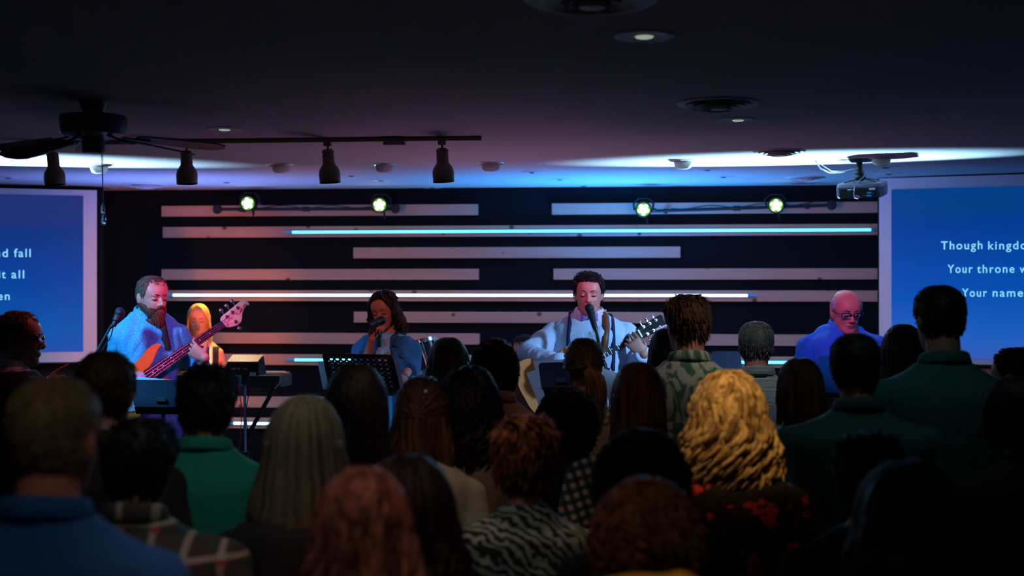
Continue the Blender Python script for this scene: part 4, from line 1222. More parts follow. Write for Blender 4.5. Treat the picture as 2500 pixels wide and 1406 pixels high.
    for key in ('R', 'L'):
        an = root_info['leg' + key][2]
        z0_ = 0.37 * s if seated else 0.0
        R = []
        for q, hw, hh in ((-0.075, 0.028, 0.05), (-0.06, 0.040, 0.09), (0.0, 0.043, 0.095), (0.06, 0.048, 0.07), (0.12, 0.050, 0.055), (0.17, 0.040, 0.045), (0.19, 0.020, 0.030)):
            th = np.arange(16) * 2 * math.pi / 16
            R.append(np.stack([an[0] + hw * s * np.cos(th), np.full(16, an[1] + q * s), z0_ + np.maximum(0.002, hh * s * 0.5 + hh * s * 0.5 * np.sin(th))], 1))
        obj('shoe', MB().rings(R), M_SHOE, root, ang=0)
    # hair
    if hair is not None:
        hmb = hair() if callable(hair) else hair
        hmb.xf(HM)
        root_info['hair'] = obj('hair', hmb, hmat, root, ang=0)
    root_info['root'] = root
    if face: face_parts(root_info, skin, fem)
    return root_info

M_TROUS = cloth('dark_trouser_cloth', (0.02, 0.022, 0.03))
M_SKIN = {'skin_light': skin_mat('skin_light', (0.62, 0.24, 0.17)), 'skin_rosy': skin_mat('skin_rosy', (0.68, 0.24, 0.19)),
          'skin_tan': skin_mat('skin_tan', (0.42, 0.21, 0.14)), 'skin_deep': skin_mat('skin_deep', (0.16, 0.075, 0.045))}
M_LIP = mat('lips', (0.42, 0.10, 0.09), 0.4)
M_BROW = mat('eyebrow_hair', (0.05, 0.025, 0.015), 0.7)
M_LASH = mat('eyelashes', (0.012, 0.008, 0.008), 0.6)

def face_parts(I, skin, fem):
    root = I['root']; HM = I['HM']
    def part(name, mb, m):
        mb.xf(HM); return obj(name, mb, m, root, ang=0)
    part('lips', MB().ell((0, 0.0930, 0.0605), (0.0215, 0.0062, 0.0036)).ell((0, 0.0930, 0.0525), (0.018, 0.0066, 0.0046)), M_LIP)
    for sg in (1, -1):
        part('eyebrow', MB().tube([(sg * 0.013, 0.0915, 0.1385), (sg * 0.026, 0.0915, 0.1435), (sg * 0.040, 0.085, 0.1425), (sg * 0.050, 0.0755, 0.136)], [0.0038, 0.0046, 0.0040, 0.0018], 8, 0.6), I.get('browm', M_BROW))
        part('eyelashes', MB().tube([(sg * 0.0165, 0.0830, 0.1150), (sg * 0.024, 0.0872, 0.1128), (sg * 0.033, 0.0878, 0.1120), (sg * 0.041, 0.0845, 0.1130), (sg * 0.048, 0.0775, 0.1155)], [0.0012, 0.0024, 0.0027, 0.0024, 0.0010], 8), M_LASH)

from mathutils.bvhtree import BVHTree
def drape(I, pix, off, parts=('shirt',), back=None):
    """points lying just outside a garment, in the person's own frame, found under the given view positions"""
    V, F = [], []
    for p in parts:
        me = I[p].data; b = len(V)
        V += [tuple(v.co) for v in me.vertices]; F += [tuple(i + b for i in q.vertices) for q in me.polygons]
    T = BVHTree.FromPolygons(V, F)
    o = I['Lw'](CAM); out = []
    for px, py in pix:
        q = I['Lw'](W(px, py, 10.0)) - o; q /= np.linalg.norm(q)
        h = T.ray_cast(Vector(o), Vector(q))
        k = 0
        while h[0] is None and k < 25:
            k += 1
            q = I['Lw'](W(px, py + 2 * k, 10.0)) - o; q /= np.linalg.norm(q)
            h = T.ray_cast(Vector(o), Vector(q))
        if h[0] is None: continue
        if out and np.linalg.norm(out[-1] - (np.array(h[0]) - q * off)) < 0.004: continue
        out.append(np.array(h[0]) - q * off)
        I['lastd'] = float(np.dot(I['Wd'](np.array(h[0])) - CAM, FW))
    if back is not None:
        e = out[0] - I['V']((0, 0, -1)) * 0.0
        out = [out[0] + I['V'](b) for b in back] + out
    return out
# ------------------------------------------------------------------ hair and cloth palette
H_BLACK = hair_mat('black_hair', (0.004, 0.003, 0.003), (0.018, 0.012, 0.010))
H_DKBROWN = hair_mat('dark_brown_hair', (0.010, 0.006, 0.004), (0.045, 0.024, 0.014))
H_BROWN = hair_mat('brown_hair', (0.04, 0.018, 0.009), (0.16, 0.075, 0.035))
H_LTBROWN = hair_mat('light_brown_hair', (0.08, 0.042, 0.020), (0.30, 0.18, 0.09))
H_AUBURN = hair_mat('auburn_hair', (0.05, 0.014, 0.006), (0.30, 0.10, 0.03))
H_BLONDE = hair_mat('blonde_hair', (0.16, 0.08, 0.025), (0.80, 0.56, 0.25))
H_ASH = hair_mat('ash_blonde_hair', (0.09, 0.07, 0.045), (0.27, 0.215, 0.135))
H_GREY = hair_mat('grey_hair', (0.05, 0.05, 0.05), (0.22, 0.22, 0.23))
H_GREYBR = hair_mat('greying_brown_hair', (0.10, 0.06, 0.035), (0.36, 0.26, 0.16))
H_SILVER = hair_mat('silver_hair', (0.25, 0.25, 0.30), (0.6, 0.6, 0.68))
H_CROP = hair_mat('cropped_reddish_hair', (0.06, 0.025, 0.018), (0.22, 0.11, 0.08), 0.7)
H_BEARD = hair_mat('dark_red_beard', (0.035, 0.010, 0.006), (0.20, 0.07, 0.04), 0.6)
H_ROSE = hair_mat('reddish_brown_hair', (0.03, 0.012, 0.010), (0.30, 0.13, 0.10))

def c_floral(t):
    v = t.coords((1, 1, 1)); n = t.new('ShaderNodeTexVoronoi'); t.link(v, n.inputs['Vector']); n.inputs['Scale'].default_value = 150
    m = t.math('MULTIPLY', t.math('LESS_THAN', n.outputs['Distance'], 0.36), t.noise(v, 9, 3))
    return t.mix(m, (0.02, 0.36, 0.60), (0.35, 0.70, 0.85))
C_BASS = cloth('light_blue_printed_shirt', (0.1, 0.4, 0.75), color=c_floral)
C_DENIM = cloth('blue_denim', (0.012, 0.072, 0.17))
C_TEE = cloth('pale_blue_tee', (0.30, 0.52, 0.68))
C_JEANS = cloth('light_blue_jeans', (0.05, 0.20, 0.62))
C_PALEJ = cloth('pale_blue_trousers', (0.35, 0.48, 0.58))
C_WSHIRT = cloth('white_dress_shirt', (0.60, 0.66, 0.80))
C_BLUE = cloth('cobalt_blue_shirt', (0.012, 0.17, 0.72))
C_BLACKTOP = cloth('black_top', (0.010, 0.010, 0.012))
C_NAVY = cloth('navy_suspender', (0.010, 0.015, 0.07))
C_BROWNSTRAP = mat('brown_leather_strap', (0.16, 0.045, 0.020), 0.5, vary=0.2)
C_BLACKSTRAP = mat('black_strap', (0.006, 0.006, 0.008), 0.7)

def Vw(x, y, z): return RT * x + UP * y + FW * z
def ribbon(path, widthv, half, th=0.003):
    """flat band along a path; widthv: direction across"""
    P = [np.array(p, float) for p in path]; R = []
    T = np.gradient(np.array(P), axis=0)
    for p, t in zip(P, T):
        t = t / np.linalg.norm(t); w = np.array(widthv, float); w = w - t * np.dot(w, t); w /= np.linalg.norm(w); n = np.cross(t, w)
        R.append(np.array([p + w * half + n * th / 2, p - w * half + n * th / 2, p - w * half - n * th / 2, p + w * half - n * th / 2]))
    return R

def smooth_path(pts, n=6):
    P = np.array(pts, float); out = []
    Q = np.vstack([2 * P[0] - P[1], P, 2 * P[-1] - P[-2]])
    for i in range(1, len(Q) - 2):
        for k in range(n):
            t = k / n
            out.append(0.5 * ((2 * Q[i]) + (-Q[i - 1] + Q[i + 1]) * t + (2 * Q[i - 1] - 5 * Q[i] + 4 * Q[i + 1] - Q[i + 2]) * t * t + (-Q[i - 1] + 3 * Q[i] - 3 * Q[i + 1] + Q[i + 2]) * t ** 3))
    out.append(P[-1]); return out

# ================================================================== bass player
BD = 8.15
I = person('bearded bass guitarist in a light blue printed shirt, on stage, looking right', 364, 672, BD, yaw=180 + 20, z0=STZ, face=True, vox=0.0045, svox=0.008,
    shirt=C_BASS, sleeve='mid', trousers=C_JEANS, head=(26, 7, 0), hair=lambda: make_hair('receding', 11, 0.018, 0.005, n=600, r=0.0025), hmat=H_CROP, hthick=0.006,
    collar=(C_BASS, 0.030), hs=1.0, wr=0.014, hemz=0.80, bw=0.90, tall=0.05,
    arms=lambda L, V: {'R': [None, L(284, 884, BD + 0.02), L(300, 950, BD - 0.20)], 'L': [None, L(486, 903, BD + 0.12), L(501, 874, BD - 0.09)]},
    hands=lambda L, V: {'L': {'f': V((-0.80, 0.50, 0.12)), 'n': V((0.12, 0.15, 1.0)), 'curls': ((30, 40, 20), (34, 44, 24), (38, 48, 28), (42, 50, 30)), 'thumb': (0.5, 1.1), 'spread': 1.12}, 'R': {'curls': (40, 50, 30), 'f': V((0.1, -1.0, -0.1))}}, seed=31)
hp = I['hp']
# beard
bb = MB(); rg = random.Random(5)
th = np.arange(40) * 2 * math.pi / 40
R = []
for z in np.linspace(-0.055, 0.085, 22):
    zz = max(z, 0.004)
    x, y = head_r(zz, th)
    sh = ss(-0.06, 0.0, z)
    amp = np.array([(0.010 if abs((t + math.pi) % (2 * math.pi) - math.pi) < 1.75 else -0.02) for t in th])
    low = np.interp(np.abs((th + math.pi) % (2 * math.pi) - math.pi), [0, 0.35, 0.8, 1.3, 1.6], [0.046, 0.050, 0.060, 0.075, 0.095])
    amp = np.where(z > low, -0.012, amp)
    if z < 0.004:
        x = x * (0.75 + 1.2 * sh); y = 0.055 + (y - 0.055) * (0.45 + 0.55 * sh)
        x = np.clip(x, -0.05, 0.05)
    R.append(np.stack([x + np.sin(th) * amp, y + np.cos(th) * amp, np.full(40, z)], 1))
bb.rings(R)
for sg in (1, -1): bb.tube([(0, 0.0985, 0.0735), (sg * 0.014, 0.098, 0.071), (sg * 0.026, 0.091, 0.062), (sg * 0.032, 0.085, 0.048)], [0.006, 0.0075, 0.0065, 0.005], 8)
for i in range(420):
    a = rg.uniform(-1.35, 1.35); z = rg.uniform(-0.005, 0.055 + 0.02 * abs(a))
    x, y = head_r(max(z, 0.002), np.array([a])); o = np.array([math.sin(a), math.cos(a), 0]) * 0.006
    p = np.array([x[0], y[0], z]) + o; bb.tag = rg.random()
    L_ = rg.uniform(0.025, 0.06)
    bb.tube([p, p + np.array([-0.1 * p[0], 0.010, -L_ * .5]), p + np.array([-0.35 * p[0], 0.004, -L_])], [0.004, 0.0035, 0.0006], 5, 0.7, cap=False)
bb.xf(I['HM']); obj('beard', bb, H_BEARD, I['root'], ang=0)

# ------------------------------------------------------------------ bass guitar
def instrument_frame(E0, E1):
    a = (E1 - E0); L = np.linalg.norm(a); a /= L
    tc = CAM - (E0 + E1) / 2; tc /= np.linalg.norm(tc)
    n = tc - a * np.dot(tc, a); n /= np.linalg.norm(n)
    v = np.cross(a, n)
    if v[2] < 0: v = -v
    return a, v, n, L
def smooth_poly(p, n=4):
    P = np.array(p, float); m = len(P); out = []
    for i in range(m):
        a, b, c, d = P[i - 1], P[i], P[(i + 1) % m], P[(i + 2) % m]
        for k in range(n):
            t = k / n
            out.append(tuple(0.5 * ((2 * b) + (-a + c) * t + (2 * a - 5 * b + 4 * c - d) * t * t + (-a + 3 * b - 3 * c + d) * t ** 3)))
    return out

E0 = W(365, 915, BD - 0.20); E1 = W(546, 790, BD + 0.11)
a, v, n, L = instrument_frame(E0, E1)
org = E0 - a * 0.2
g = thing('bass_guitar', 'amber bass guitar with a pale maple headstock held by the bearded man', 'bass guitar', tuple(org))
o0 = E0 - org
M_AMBER = mat('amber_gloss_lacquer', (0.85, 0.15, 0.012), 0.22, vary=0.1)
M_MAPLE = mat('maple', (0.78, 0.50, 0.34), 0.35, vary=0.06)
M_ROSEW = mat('dark_rosewood', (0.018, 0.009, 0.008), 0.65, vary=0.3, spec=0.15)
M_FRET = mat('dull_fret_wire', (0.16, 0.16, 0.17), 0.4, 0.6)
M_PEARL = mat('pearl_pickguard', (0.45, 0.45, 0.50), 0.25, bump=(50, 0.2), vary=0.3)
M_INLAY = mat('pearl_inlay', (0.8, 0.8, 0.85), 0.3)
BO = [(.165, .100), (.145, .122), (.10, .128), (.04, .112), (-.03, .098), (-.10, .108), (-.18, .140), (-.26, .158), (-.33, .140), (-.372, .08), (-.382, 0), (-.372, -.08), (-.33, -.15), (-.25, -.178), (-.17, -.155), (-.09, -.115), (-.02, -.118), (.05, -.148), (.09, -.142), (.10, -.115), (.07, -.07), (.015, -.040), (-.02, -.030), (-.02, .030), (.03, .036), (.08, .058), (.13, .088)]
obj('body', MB().prism(smooth_poly(BO), o0, a, v, n, -0.048, -0.008), M_AMBER, g, ang=50, bevel=0.006)
PG = [(.03, -.045), (.06, -.09), (.04, -.125), (-.03, -.10), (-.10, -.095), (-.18, -.12), (-.23, -.08), (-.20, .0), (-.12, .055), (-.06, .060), (-.02, .034)]
pg = obj('pickguard', MB().prism(smooth_poly(PG), o0, a, v, n, -0.0085, -0.004), M_PEARL, g, ang=50)
obj('pickup', MB().prism([(-.19, -.045), (-.15, -.045), (-.15, .045), (-.19, .045)], o0, a, v, n, -0.006, 0.006), M_BLACK, g)
obj('bridge', MB().prism([(-.29, -.045), (-.24, -.045), (-.24, .045), (-.29, .045)], o0, a, v, n, -0.008, 0.004), M_CHROME, g)
obj('neck', MB().prism([(-.02, -.031), (-.02, .031), (L, .0205), (L, -.0205)], o0, a, v, n, -0.026, -0.002), M_MAPLE, g, ang=50, bevel=0.004)
fbd = obj('fretboard', MB().prism([(-.02, -.031), (-.02, .031), (L, .0205), (L, -.0205)], o0, a, v, n, -0.002, 0.005), M_ROSEW, g)
SCALE = L / (1 - 2 ** (-20 / 12))
for k in range(1, 21):
    u = L - SCALE * (1 - 2 ** (-k / 12)); hw = 0.0205 + (0.0105) * (1 - (u + 0.02) / (L + 0.02))
    obj('fret', MB().tube([o0 + a * u - v * hw + n * 0.0052, o0 + a * u + v * hw + n * 0.0052], 0.0010, 6), M_FRET, fbd)
for k in (3, 5, 7, 9, 12, 15, 17, 19):
    u = L - SCALE * (2 - 2 ** (-k / 12) - 2 ** (-(k - 1) / 12)) / 2
    for dv in ((-0.012, 0.012) if k == 12 else (0,)):
        obj('inlay_dot', MB().cyl(o0 + a * u + v * dv + n * 0.0045, o0 + a * u + v * dv + n * 0.0056, 0.0032, n=12), M_INLAY, fbd)
obj('nut', MB().prism([(L - .002, -.0215), (L - .002, .0215), (L + .004, .0215), (L + .004, -.0215)], o0, a, v, n, -0.002, 0.008), M_INLAY, g)
HSK = [(0, -.021), (0, .021), (.018, .040), (.06, .044), (.12, .048), (.165, .052), (.195, .044), (.208, .022), (.204, .006), (.190, .012), (.165, .004), (.135, -.014), (.115, -.036), (.09, -.052), (.055, -.050), (.02, -.038)]
hd = obj('headstock', MB().prism(smooth_poly([(L + p, q) for p, q in HSK], 3), o0, a, v, n, -0.016, -0.001), M_MAPLE, g, ang=50, bevel=0.002)
for k, (pu, pv, key) in enumerate(((.040, .022, 1), (.085, .026, 1), (.130, .030, 1), (.068, -.030, -1))):
    c = o0 + a * (L + pu) + v * pv
    obj('tuner_post', MB().cyl(c - n * 0.002, c + n * 0.004, 0.0105, n=16).cyl(c + n * 0.004, c + n * 0.016, 0.0055, n=12), M_CHROME, hd)
    e = c + v * key * (0.050 if key > 0 else 0.045) - n * 0.010
    obj('tuner_key', MB().cyl(c - n * 0.012, e, 0.004, n=10).ell(e, (0.013, 0.013, 0.006), np.array([a, v, n]).T), M_STEEL, hd)
for dv, l0, l1 in ((-0.004, .135, .150), (-0.010, .122, .138), (.008, .160, .190)):
    obj('logo_mark', MB().tube([o0 + a * (L + l0) + v * (dv + 0.008) + n * 0.0, o0 + a * (L + (l0 + l1) / 2) + v * (dv + 0.012) + n * 0.0, o0 + a * (L + l1) + v * (dv + 0.014)], 0.0025, 6, 0.6), M_ROSEW, hd)
for k in range(4):
    f = (k - 1.5)
    obj('string', MB().tube([o0 - a * 0.26 + v * f * 0.019 + n * 0.008, o0 + a * L + v * f * 0.0105 + n * 0.009, o0 + a * (L + (.130, .085, .040, .068)[3 - k]) + v * (.030, .026, .022, -.030)[3 - k] + n * 0.006], 0.0008 + 0.00015 * k, 6), M_STEEL, g)
sp = smooth_path([I['Wd'](q) for q in drape(I, ((391, 776), (394, 786), (397, 800), (401, 820), (406, 843), (408, 855)), 0.004, back=((-0.02, -0.03, 0.14), (0.0, 0.012, 0.06)))])
obj('strap', MB().rings(ribbon([p - org for p in sp], Vw(1, 0.1, 0.2), 0.024)), C_BLACKSTRAP, g, ang=0)

# ================================================================== singer
SD = 8.25
Sg = person('woman in a blue denim jacket singing into a hand-held microphone, eyes closed', 944, 709, SD, yaw=180 - 4, z0=STZ, fem=True, face=True, vox=0.0045, svox=0.008,
    shirt=C_TEE, sleeve='short', trousers=C_PALEJ, head=(-10, 14, 6), hair=lambda: make_hair('long', 21, 0.185, 0.020, wave=0.018, freq=3.2, n=460, amin=66, part=-1.0, flare=0.3, fringe='left', r=0.006), hmat=H_DKBROWN, hthick=0.014,
    jacket=(C_DENIM, (0.05, 0.035), 'denim_jacket'), wr=0.009, seed=12, neckline=1.46, bw=0.90, hs=0.92, tall=0.05,
    arms=lambda L, V: {'R': [None, L(889, 906, SD - 0.10), L(908, 826, SD - 0.20)], 'L': [None, L(1003, 890, SD - 0.02), L(986, 925, SD - 0.24)]},
    hands=lambda L, V: {'R': {'f': V((0.30, 1.0, -0.10)), 'n': V((0.55, 0.0, -0.85)), 'curls': ((62, 70, 40), (66, 74, 44), (68, 76, 46), (70, 76, 46)), 'thumb': (0.85, 0.55)}, 'L': {'curls': (25, 30, 20)}})
for q in drape(Sg, ((963, 863), (985, 864), (962, 890)), 0.003, ('jacket',)):
    obj('button', MB().ell(q, (0.006, 0.006, 0.006)), M_STEEL, Sg['jacket'])
for sgn in (1, -1):
    cp_ = drape(Sg, ((944 + sgn * 14, 806), (944 + sgn * 20, 818), (944 + sgn * 23, 832), (944 + sgn * 20, 846)), 0.006, ('jacket', 'shirt'))
    obj('jacket_collar', MB().rings([np.array(r) for r in ribbon(smooth_path(cp_, 3), Sg['V']((1, 0.3 * sgn, 0)), 0.018, 0.006)]), C_DENIM, Sg['jacket'], ang=0)
for q0, q1 in (((975, 868), (998, 866)), ((905, 868), (925, 868))):
    pk = drape(Sg, (q0, ((q0[0] + q1[0]) / 2, q0[1] + 4), q1), 0.003, ('jacket',))
    obj('pocket_flap', MB().rings([np.array(r) for r in ribbon(pk, Sg['V']((0, 1, 0)), 0.012, 0.004)]), C_DENIM, Sg['jacket'], ang=0)
obj('earring', MB().tube([Sg['hp'](-0.083, 0.0, 0.080), Sg['hp'](-0.085, 0.0, 0.060)], 0.003, 8), M_CHROME, Sg['root'])
obj('bracelet', MB().lathe(Sg['L'](985, 920, SD - 0.22), Sg['V']((-0.5, -1, -1)), [(0.030, -0.006), (0.033, -0.006), (0.033, 0.006), (0.030, 0.006)], 24), M_CHROME, Sg['root'])
def mic_prims(p_head, p_butt, r=0.026):
    p0 = np.array(p_head, float); d = np.array(p_butt, float) - p0; L_ = np.linalg.norm(d); d /= L_
    head_ = MB().lathe(p0 - d * 0.0, d, [(0, -0.026 * r / .026), (r * 0.6, -0.021), (r * 0.93, -0.010), (r, 0.0), (r * 0.95, 0.012), (r * 0.78, 0.026), (0, 0.027)], 24)
    ring_ = MB().lathe(p0, d, [(r * 0.82, 0.024), (r * 0.85, 0.026), (r * 0.85, 0.033), (r * 0.80, 0.036), (0, 0.036)], 24)
    body_ = MB().lathe(p0, d, [(0, 0.03), (r * 0.80, 0.034), (r * 0.72, 0.06), (r * 0.55, L_ * 0.75), (r * 0.50, L_), (0, L_ + 0.002)], 24)
    return head_, ring_, body_
M_GRILLE = mat('microphone_grille', (0.03, 0.03, 0.035), 0.35, metal=0.7, bump=(500, 0.8, 0.002))
def make_mic(label, ph, pb, r=0.026):
    t = thing('microphone', label, 'microphone', tuple(pb))
    h_, r_, b_ = mic_prims(ph - pb, np.zeros(3), r)
    obj('grille', h_, M_GRILLE, t, ang=0); obj('ring', r_, M_BLACK, t, ang=0); obj('barrel', b_, M_BLACK, t, ang=30)
    return t
mt = make_mic('black microphone in the hand of the singing woman', W(931, 782, SD - 0.215), W(901, 794, SD - 0.335), 0.026)
pb = np.array([0, 0, 0.0]); dd = W(901, 794, SD - 0.335) - W(931, 782, SD - 0.215); dd /= np.linalg.norm(dd)
obj('end_ring', MB().lathe(pb, dd, [(0.008, -0.001), (0.012, -0.001), (0.0125, 0.003), (0.008, 0.003)], 20), M_STEEL, mt)

# ================================================================== guitarist
GD = 8.10
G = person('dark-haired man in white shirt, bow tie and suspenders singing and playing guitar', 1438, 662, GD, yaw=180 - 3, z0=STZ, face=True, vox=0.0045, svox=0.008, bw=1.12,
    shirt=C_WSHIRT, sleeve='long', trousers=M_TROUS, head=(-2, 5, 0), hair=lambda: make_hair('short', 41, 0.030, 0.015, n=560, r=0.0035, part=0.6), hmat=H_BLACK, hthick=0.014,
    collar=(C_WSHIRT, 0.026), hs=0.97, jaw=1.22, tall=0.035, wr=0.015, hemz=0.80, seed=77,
    arms=lambda L, V: {'R': [None, L(1288, 866, GD - 0.16), L(1372, 892, GD - 0.42)], 'L': [None, L(1545, 908, GD + 0.05), L(1571, 866, GD - 0.17)]},
    hands=lambda L, V: {'L': {'f': V((-0.62, 0.78, 0.10)), 'n': V((-0.15, 0.05, 1.0)), 'curls': ((26, 34, 18), (30, 40, 22), (34, 44, 24), (38, 46, 26)), 'thumb': (0.5, 1.1), 'spread': 1.15}, 'R': {'curls': (30, 40, 30)}})
Gr = G['root']; GL = G['L']
for pp_ in (((1395, 757), (1394, 765), (1392, 780), (1390, 805), (1388, 835), (1388, 870), (1388, 905)), ((1489, 756), (1491, 765), (1494, 780), (1496, 805), (1497, 835), (1497, 870), (1496, 905))):
    P = drape(G, pp_, 0.003, back=((0.0, -0.02, 0.12), (0.0, 0.012, 0.045)))
    obj('suspender', MB().rings(ribbon(smooth_path(P, 3), G['V']((1, 0, 0)), 0.013, 0.002)), C_NAVY, Gr, ang=0)
def c_bow(t):
    s_ = t.sep(t.coords((1, 1, 1)))
    k = t.math('MULTIPLY_ADD', s_[0], 0.6, s_[2])
    return t.mix(t.band(k, 0.018, 0.35), (0.10, 0.22, 0.50), (0.75, 0.10, 0.40))
C_BOW = cloth('striped_bow_tie_silk', (0.1, 0.2, 0.5), color=c_bow)
bc = drape(G, ((1439, 774),), 0.014)[0]; bx = G['V']((1, 0, 0)); by = G['V']((0, 1, 0)); bz = G['V']((0, 0, -1))
bow = MB()
for sg in (1, -1):
    R = []
    for q, h, tt in ((0.0, 0.010, 0.006), (0.012, 0.013, 0.009), (0.03, 0.020, 0.011), (0.042, 0.024, 0.008), (0.048, 0.022, 0.003)):
        th_ = np.arange(16) * 2 * math.pi / 16
        R.append(bc + bx * sg * q + (np.outer(np.cos(th_) * h, by) + np.outer(np.sin(th_) * tt, bz)))
    bow.rings(R)
bow.ell(bc + bz * 0.006, (0.010, 0.008, 0.012))
obj('bow_tie', bow, C_BOW, Gr, ang=0)
obj('shirt_button', MB().ell(drape(G, ((1444, 813),), 0.001)[0], (0.005, 0.003, 0.005)), M_INLAY, G['shirt'])
obj('shirt_button', MB().ell(drape(G, ((1445, 840),), 0.001)[0], (0.005, 0.003, 0.005)), M_INLAY, G['shirt'])
obj('watch', MB().lathe(GL(1571, 866, GD - 0.17) - 0.02 * (GL(1571, 866, GD - 0.17) - GL(1545, 908, GD + 0.05)) / 0.2, GL(1571, 866, GD - 0.17) - GL(1545, 908, GD + 0.05), [(0.028, -0.008), (0.034, -0.007), (0.034, 0.007), (0.028, 0.008)], 24), M_BLACK, Gr)
# acoustic guitar
E0 = W(1444, 880, GD - 0.20); E1 = W(1561, 815, GD - 0.05)
a, v, n, L = instrument_frame(E0, E1)
org = E0 - a * 0.25
g = thing('acoustic_guitar', 'natural-top acoustic guitar with a dark headstock played by the man in suspenders', 'guitar', tuple(org))
o0 = E0 - org
AO = [(0, .02), (-.01, .09), (-.05, .138), (-.11, .147), (-.17, .130), (-.22, .118), (-.28, .140), (-.35, .190), (-.42, .198), (-.47, .160), (-.498, .08), (-.502, 0), (-.498, -.08), (-.47, -.160), (-.42, -.198), (-.35, -.190), (-.28, -.140), (-.22, -.118), (-.17, -.130), (-.11, -.147), (-.05, -.138), (-.01, -.09), (0, -.02)]
AO = [(p * 0.92, q * 0.92) for p, q in AO]
M_SPRUCE = mat('golden_spruce_top', (0.85, 0.26, 0.07), 0.7, vary=0.06, spec=0.1)
bd = obj('body', MB().prism(smooth_poly(AO), o0, a, v, n, -0.115, -0.012), mat('mahogany_sides', (0.30, 0.11, 0.05), 0.3, vary=0.1), g, ang=50, bevel=0.004)
obj('soundboard', MB().prism(smooth_poly([(p * 1.0, q * 0.995) for p, q in AO]), o0, a, v, n, -0.0121, -0.0085), M_SPRUCE, g, ang=50)
obj('soundhole', MB().cyl(o0 - a * 0.155 - n * 0.0087, o0 - a * 0.155 - n * 0.0078, 0.05, n=32), M_BLACK, g)
obj('bridge', MB().prism([(-.345, -.075), (-.315, -.075), (-.315, .075), (-.345, .075)], o0, a, v, n, -0.009, 0.0), M_ROSEW, g)
obj('neck', MB().prism([(-.01, -.027), (-.01, .027), (L, .0215), (L, -.0215)], o0, a, v, n, -0.024, -0.002), mat('mahogany_sides', (0.3, 0.11, 0.05), 0.3), g, ang=50, bevel=0.004)
fbd = obj('fretboard', MB().prism([(-.10, -.028), (-.10, .028), (L, .0215), (L, -.0215)], o0, a, v, n, -0.0085, 0.003), M_ROSEW, g)
SCALE = 0.645
for k in range(1, 19):
    u = L - SCALE * (1 - 2 ** (-k / 12))
    if u < -0.09: break
    obj('fret', MB().tube([o0 + a * u - v * 0.025 + n * 0.0032, o0 + a * u + v * 0.025 + n * 0.0032], 0.0011, 6), M_STEEL, fbd)
for k in (3, 5, 7, 9, 12):
    u = L - SCALE * (2 - 2 ** (-k / 12) - 2 ** (-(k - 1) / 12)) / 2
    obj('inlay_dot', MB().cyl(o0 + a * u + n * 0.0028, o0 + a * u + n * 0.0036, 0.003, n=12), M_INLAY, fbd)
obj('nut', MB().prism([(L - .002, -.0235), (L - .002, .0235), (L + .006, .0235), (L + .006, -.0235)], o0, a, v, n, -0.002, 0.008), M_INLAY, g)
hd = obj('headstock', MB().prism(smooth_poly([(L + p, q) for p, q in ((.004, -.022), (.004, .022), (.03, .034), (.10, .037), (.17, .040), (.19, .030), (.185, 0), (.19, -.030), (.17, -.040), (.10, -.037), (.03, -.034))], 3), o0, a, v, n, -0.018, -0.002), M_ROSEW, g, ang=50, bevel=0.002)
for k in range(3):
    for sg in (1, -1):
        c = o0 + a * (L + 0.045 + 0.046 * k) + v * sg * 0.023
        obj('tuner_post', MB().cyl(c - n * 0.002, c + n * 0.003, 0.0085, n=16).cyl(c + n * 0.003, c + n * 0.013, 0.0045, n=12), M_CHROME, hd)
        e = c + v * sg * 0.034 - n * 0.008
        obj('tuner_key', MB().cyl(c - n * 0.010, e, 0.003, n=8).ell(e, (0.010, 0.009, 0.005), np.array([a, v, n]).T), M_CHROME, hd)
for k in range(6):
    f = k - 2.5
    obj('string', MB().tube([o0 - a * 0.33 + v * f * 0.0105 + n * 0.006, o0 + a * L + v * f * 0.0068 + n * 0.007, o0 + a * (L + 0.045 + 0.046 * (k % 3)) + v * (0.018 if k > 2 else -0.018) + n * 0.006], 0.0007, 5), M_STEEL, g)
sp = smooth_path([G['Wd'](q) for q in drape(G, ((1473, 754), (1476, 764), (1479, 780), (1480, 800), (1478, 825), (1475, 850), (1471, 870)), 0.006, back=((0.0, -0.02, 0.12), (0.0, 0.012, 0.045)))], 3)
obj('strap', MB().rings(ribbon([p - org for p in sp], Vw(1, 0, 0.1), 0.020)), C_BROWNSTRAP, g, ang=0)
ca, cb = W(1601, 805, GD - 0.02), W(1630, 793, GD + 0.01)
t = thing('capo', 'pale pink capo clipped to the headstock of the acoustic guitar', 'capo', tuple(ca))
obj('upper_jaw', MB().tube([np.zeros(3), (cb - ca) * 0.9, cb - ca], [0.007, 0.007, 0.008], 10), mat('pale_pink_plastic', (0.85, 0.45, 0.42), 0.4), t)
obj('spring_arm', MB().tube([cb - ca, cb - ca + Vw(0.002, -0.010, 0.010), (cb - ca) * 0.4 + Vw(0, -0.012, 0.02)], 0.005, 8), M_STEEL, t)

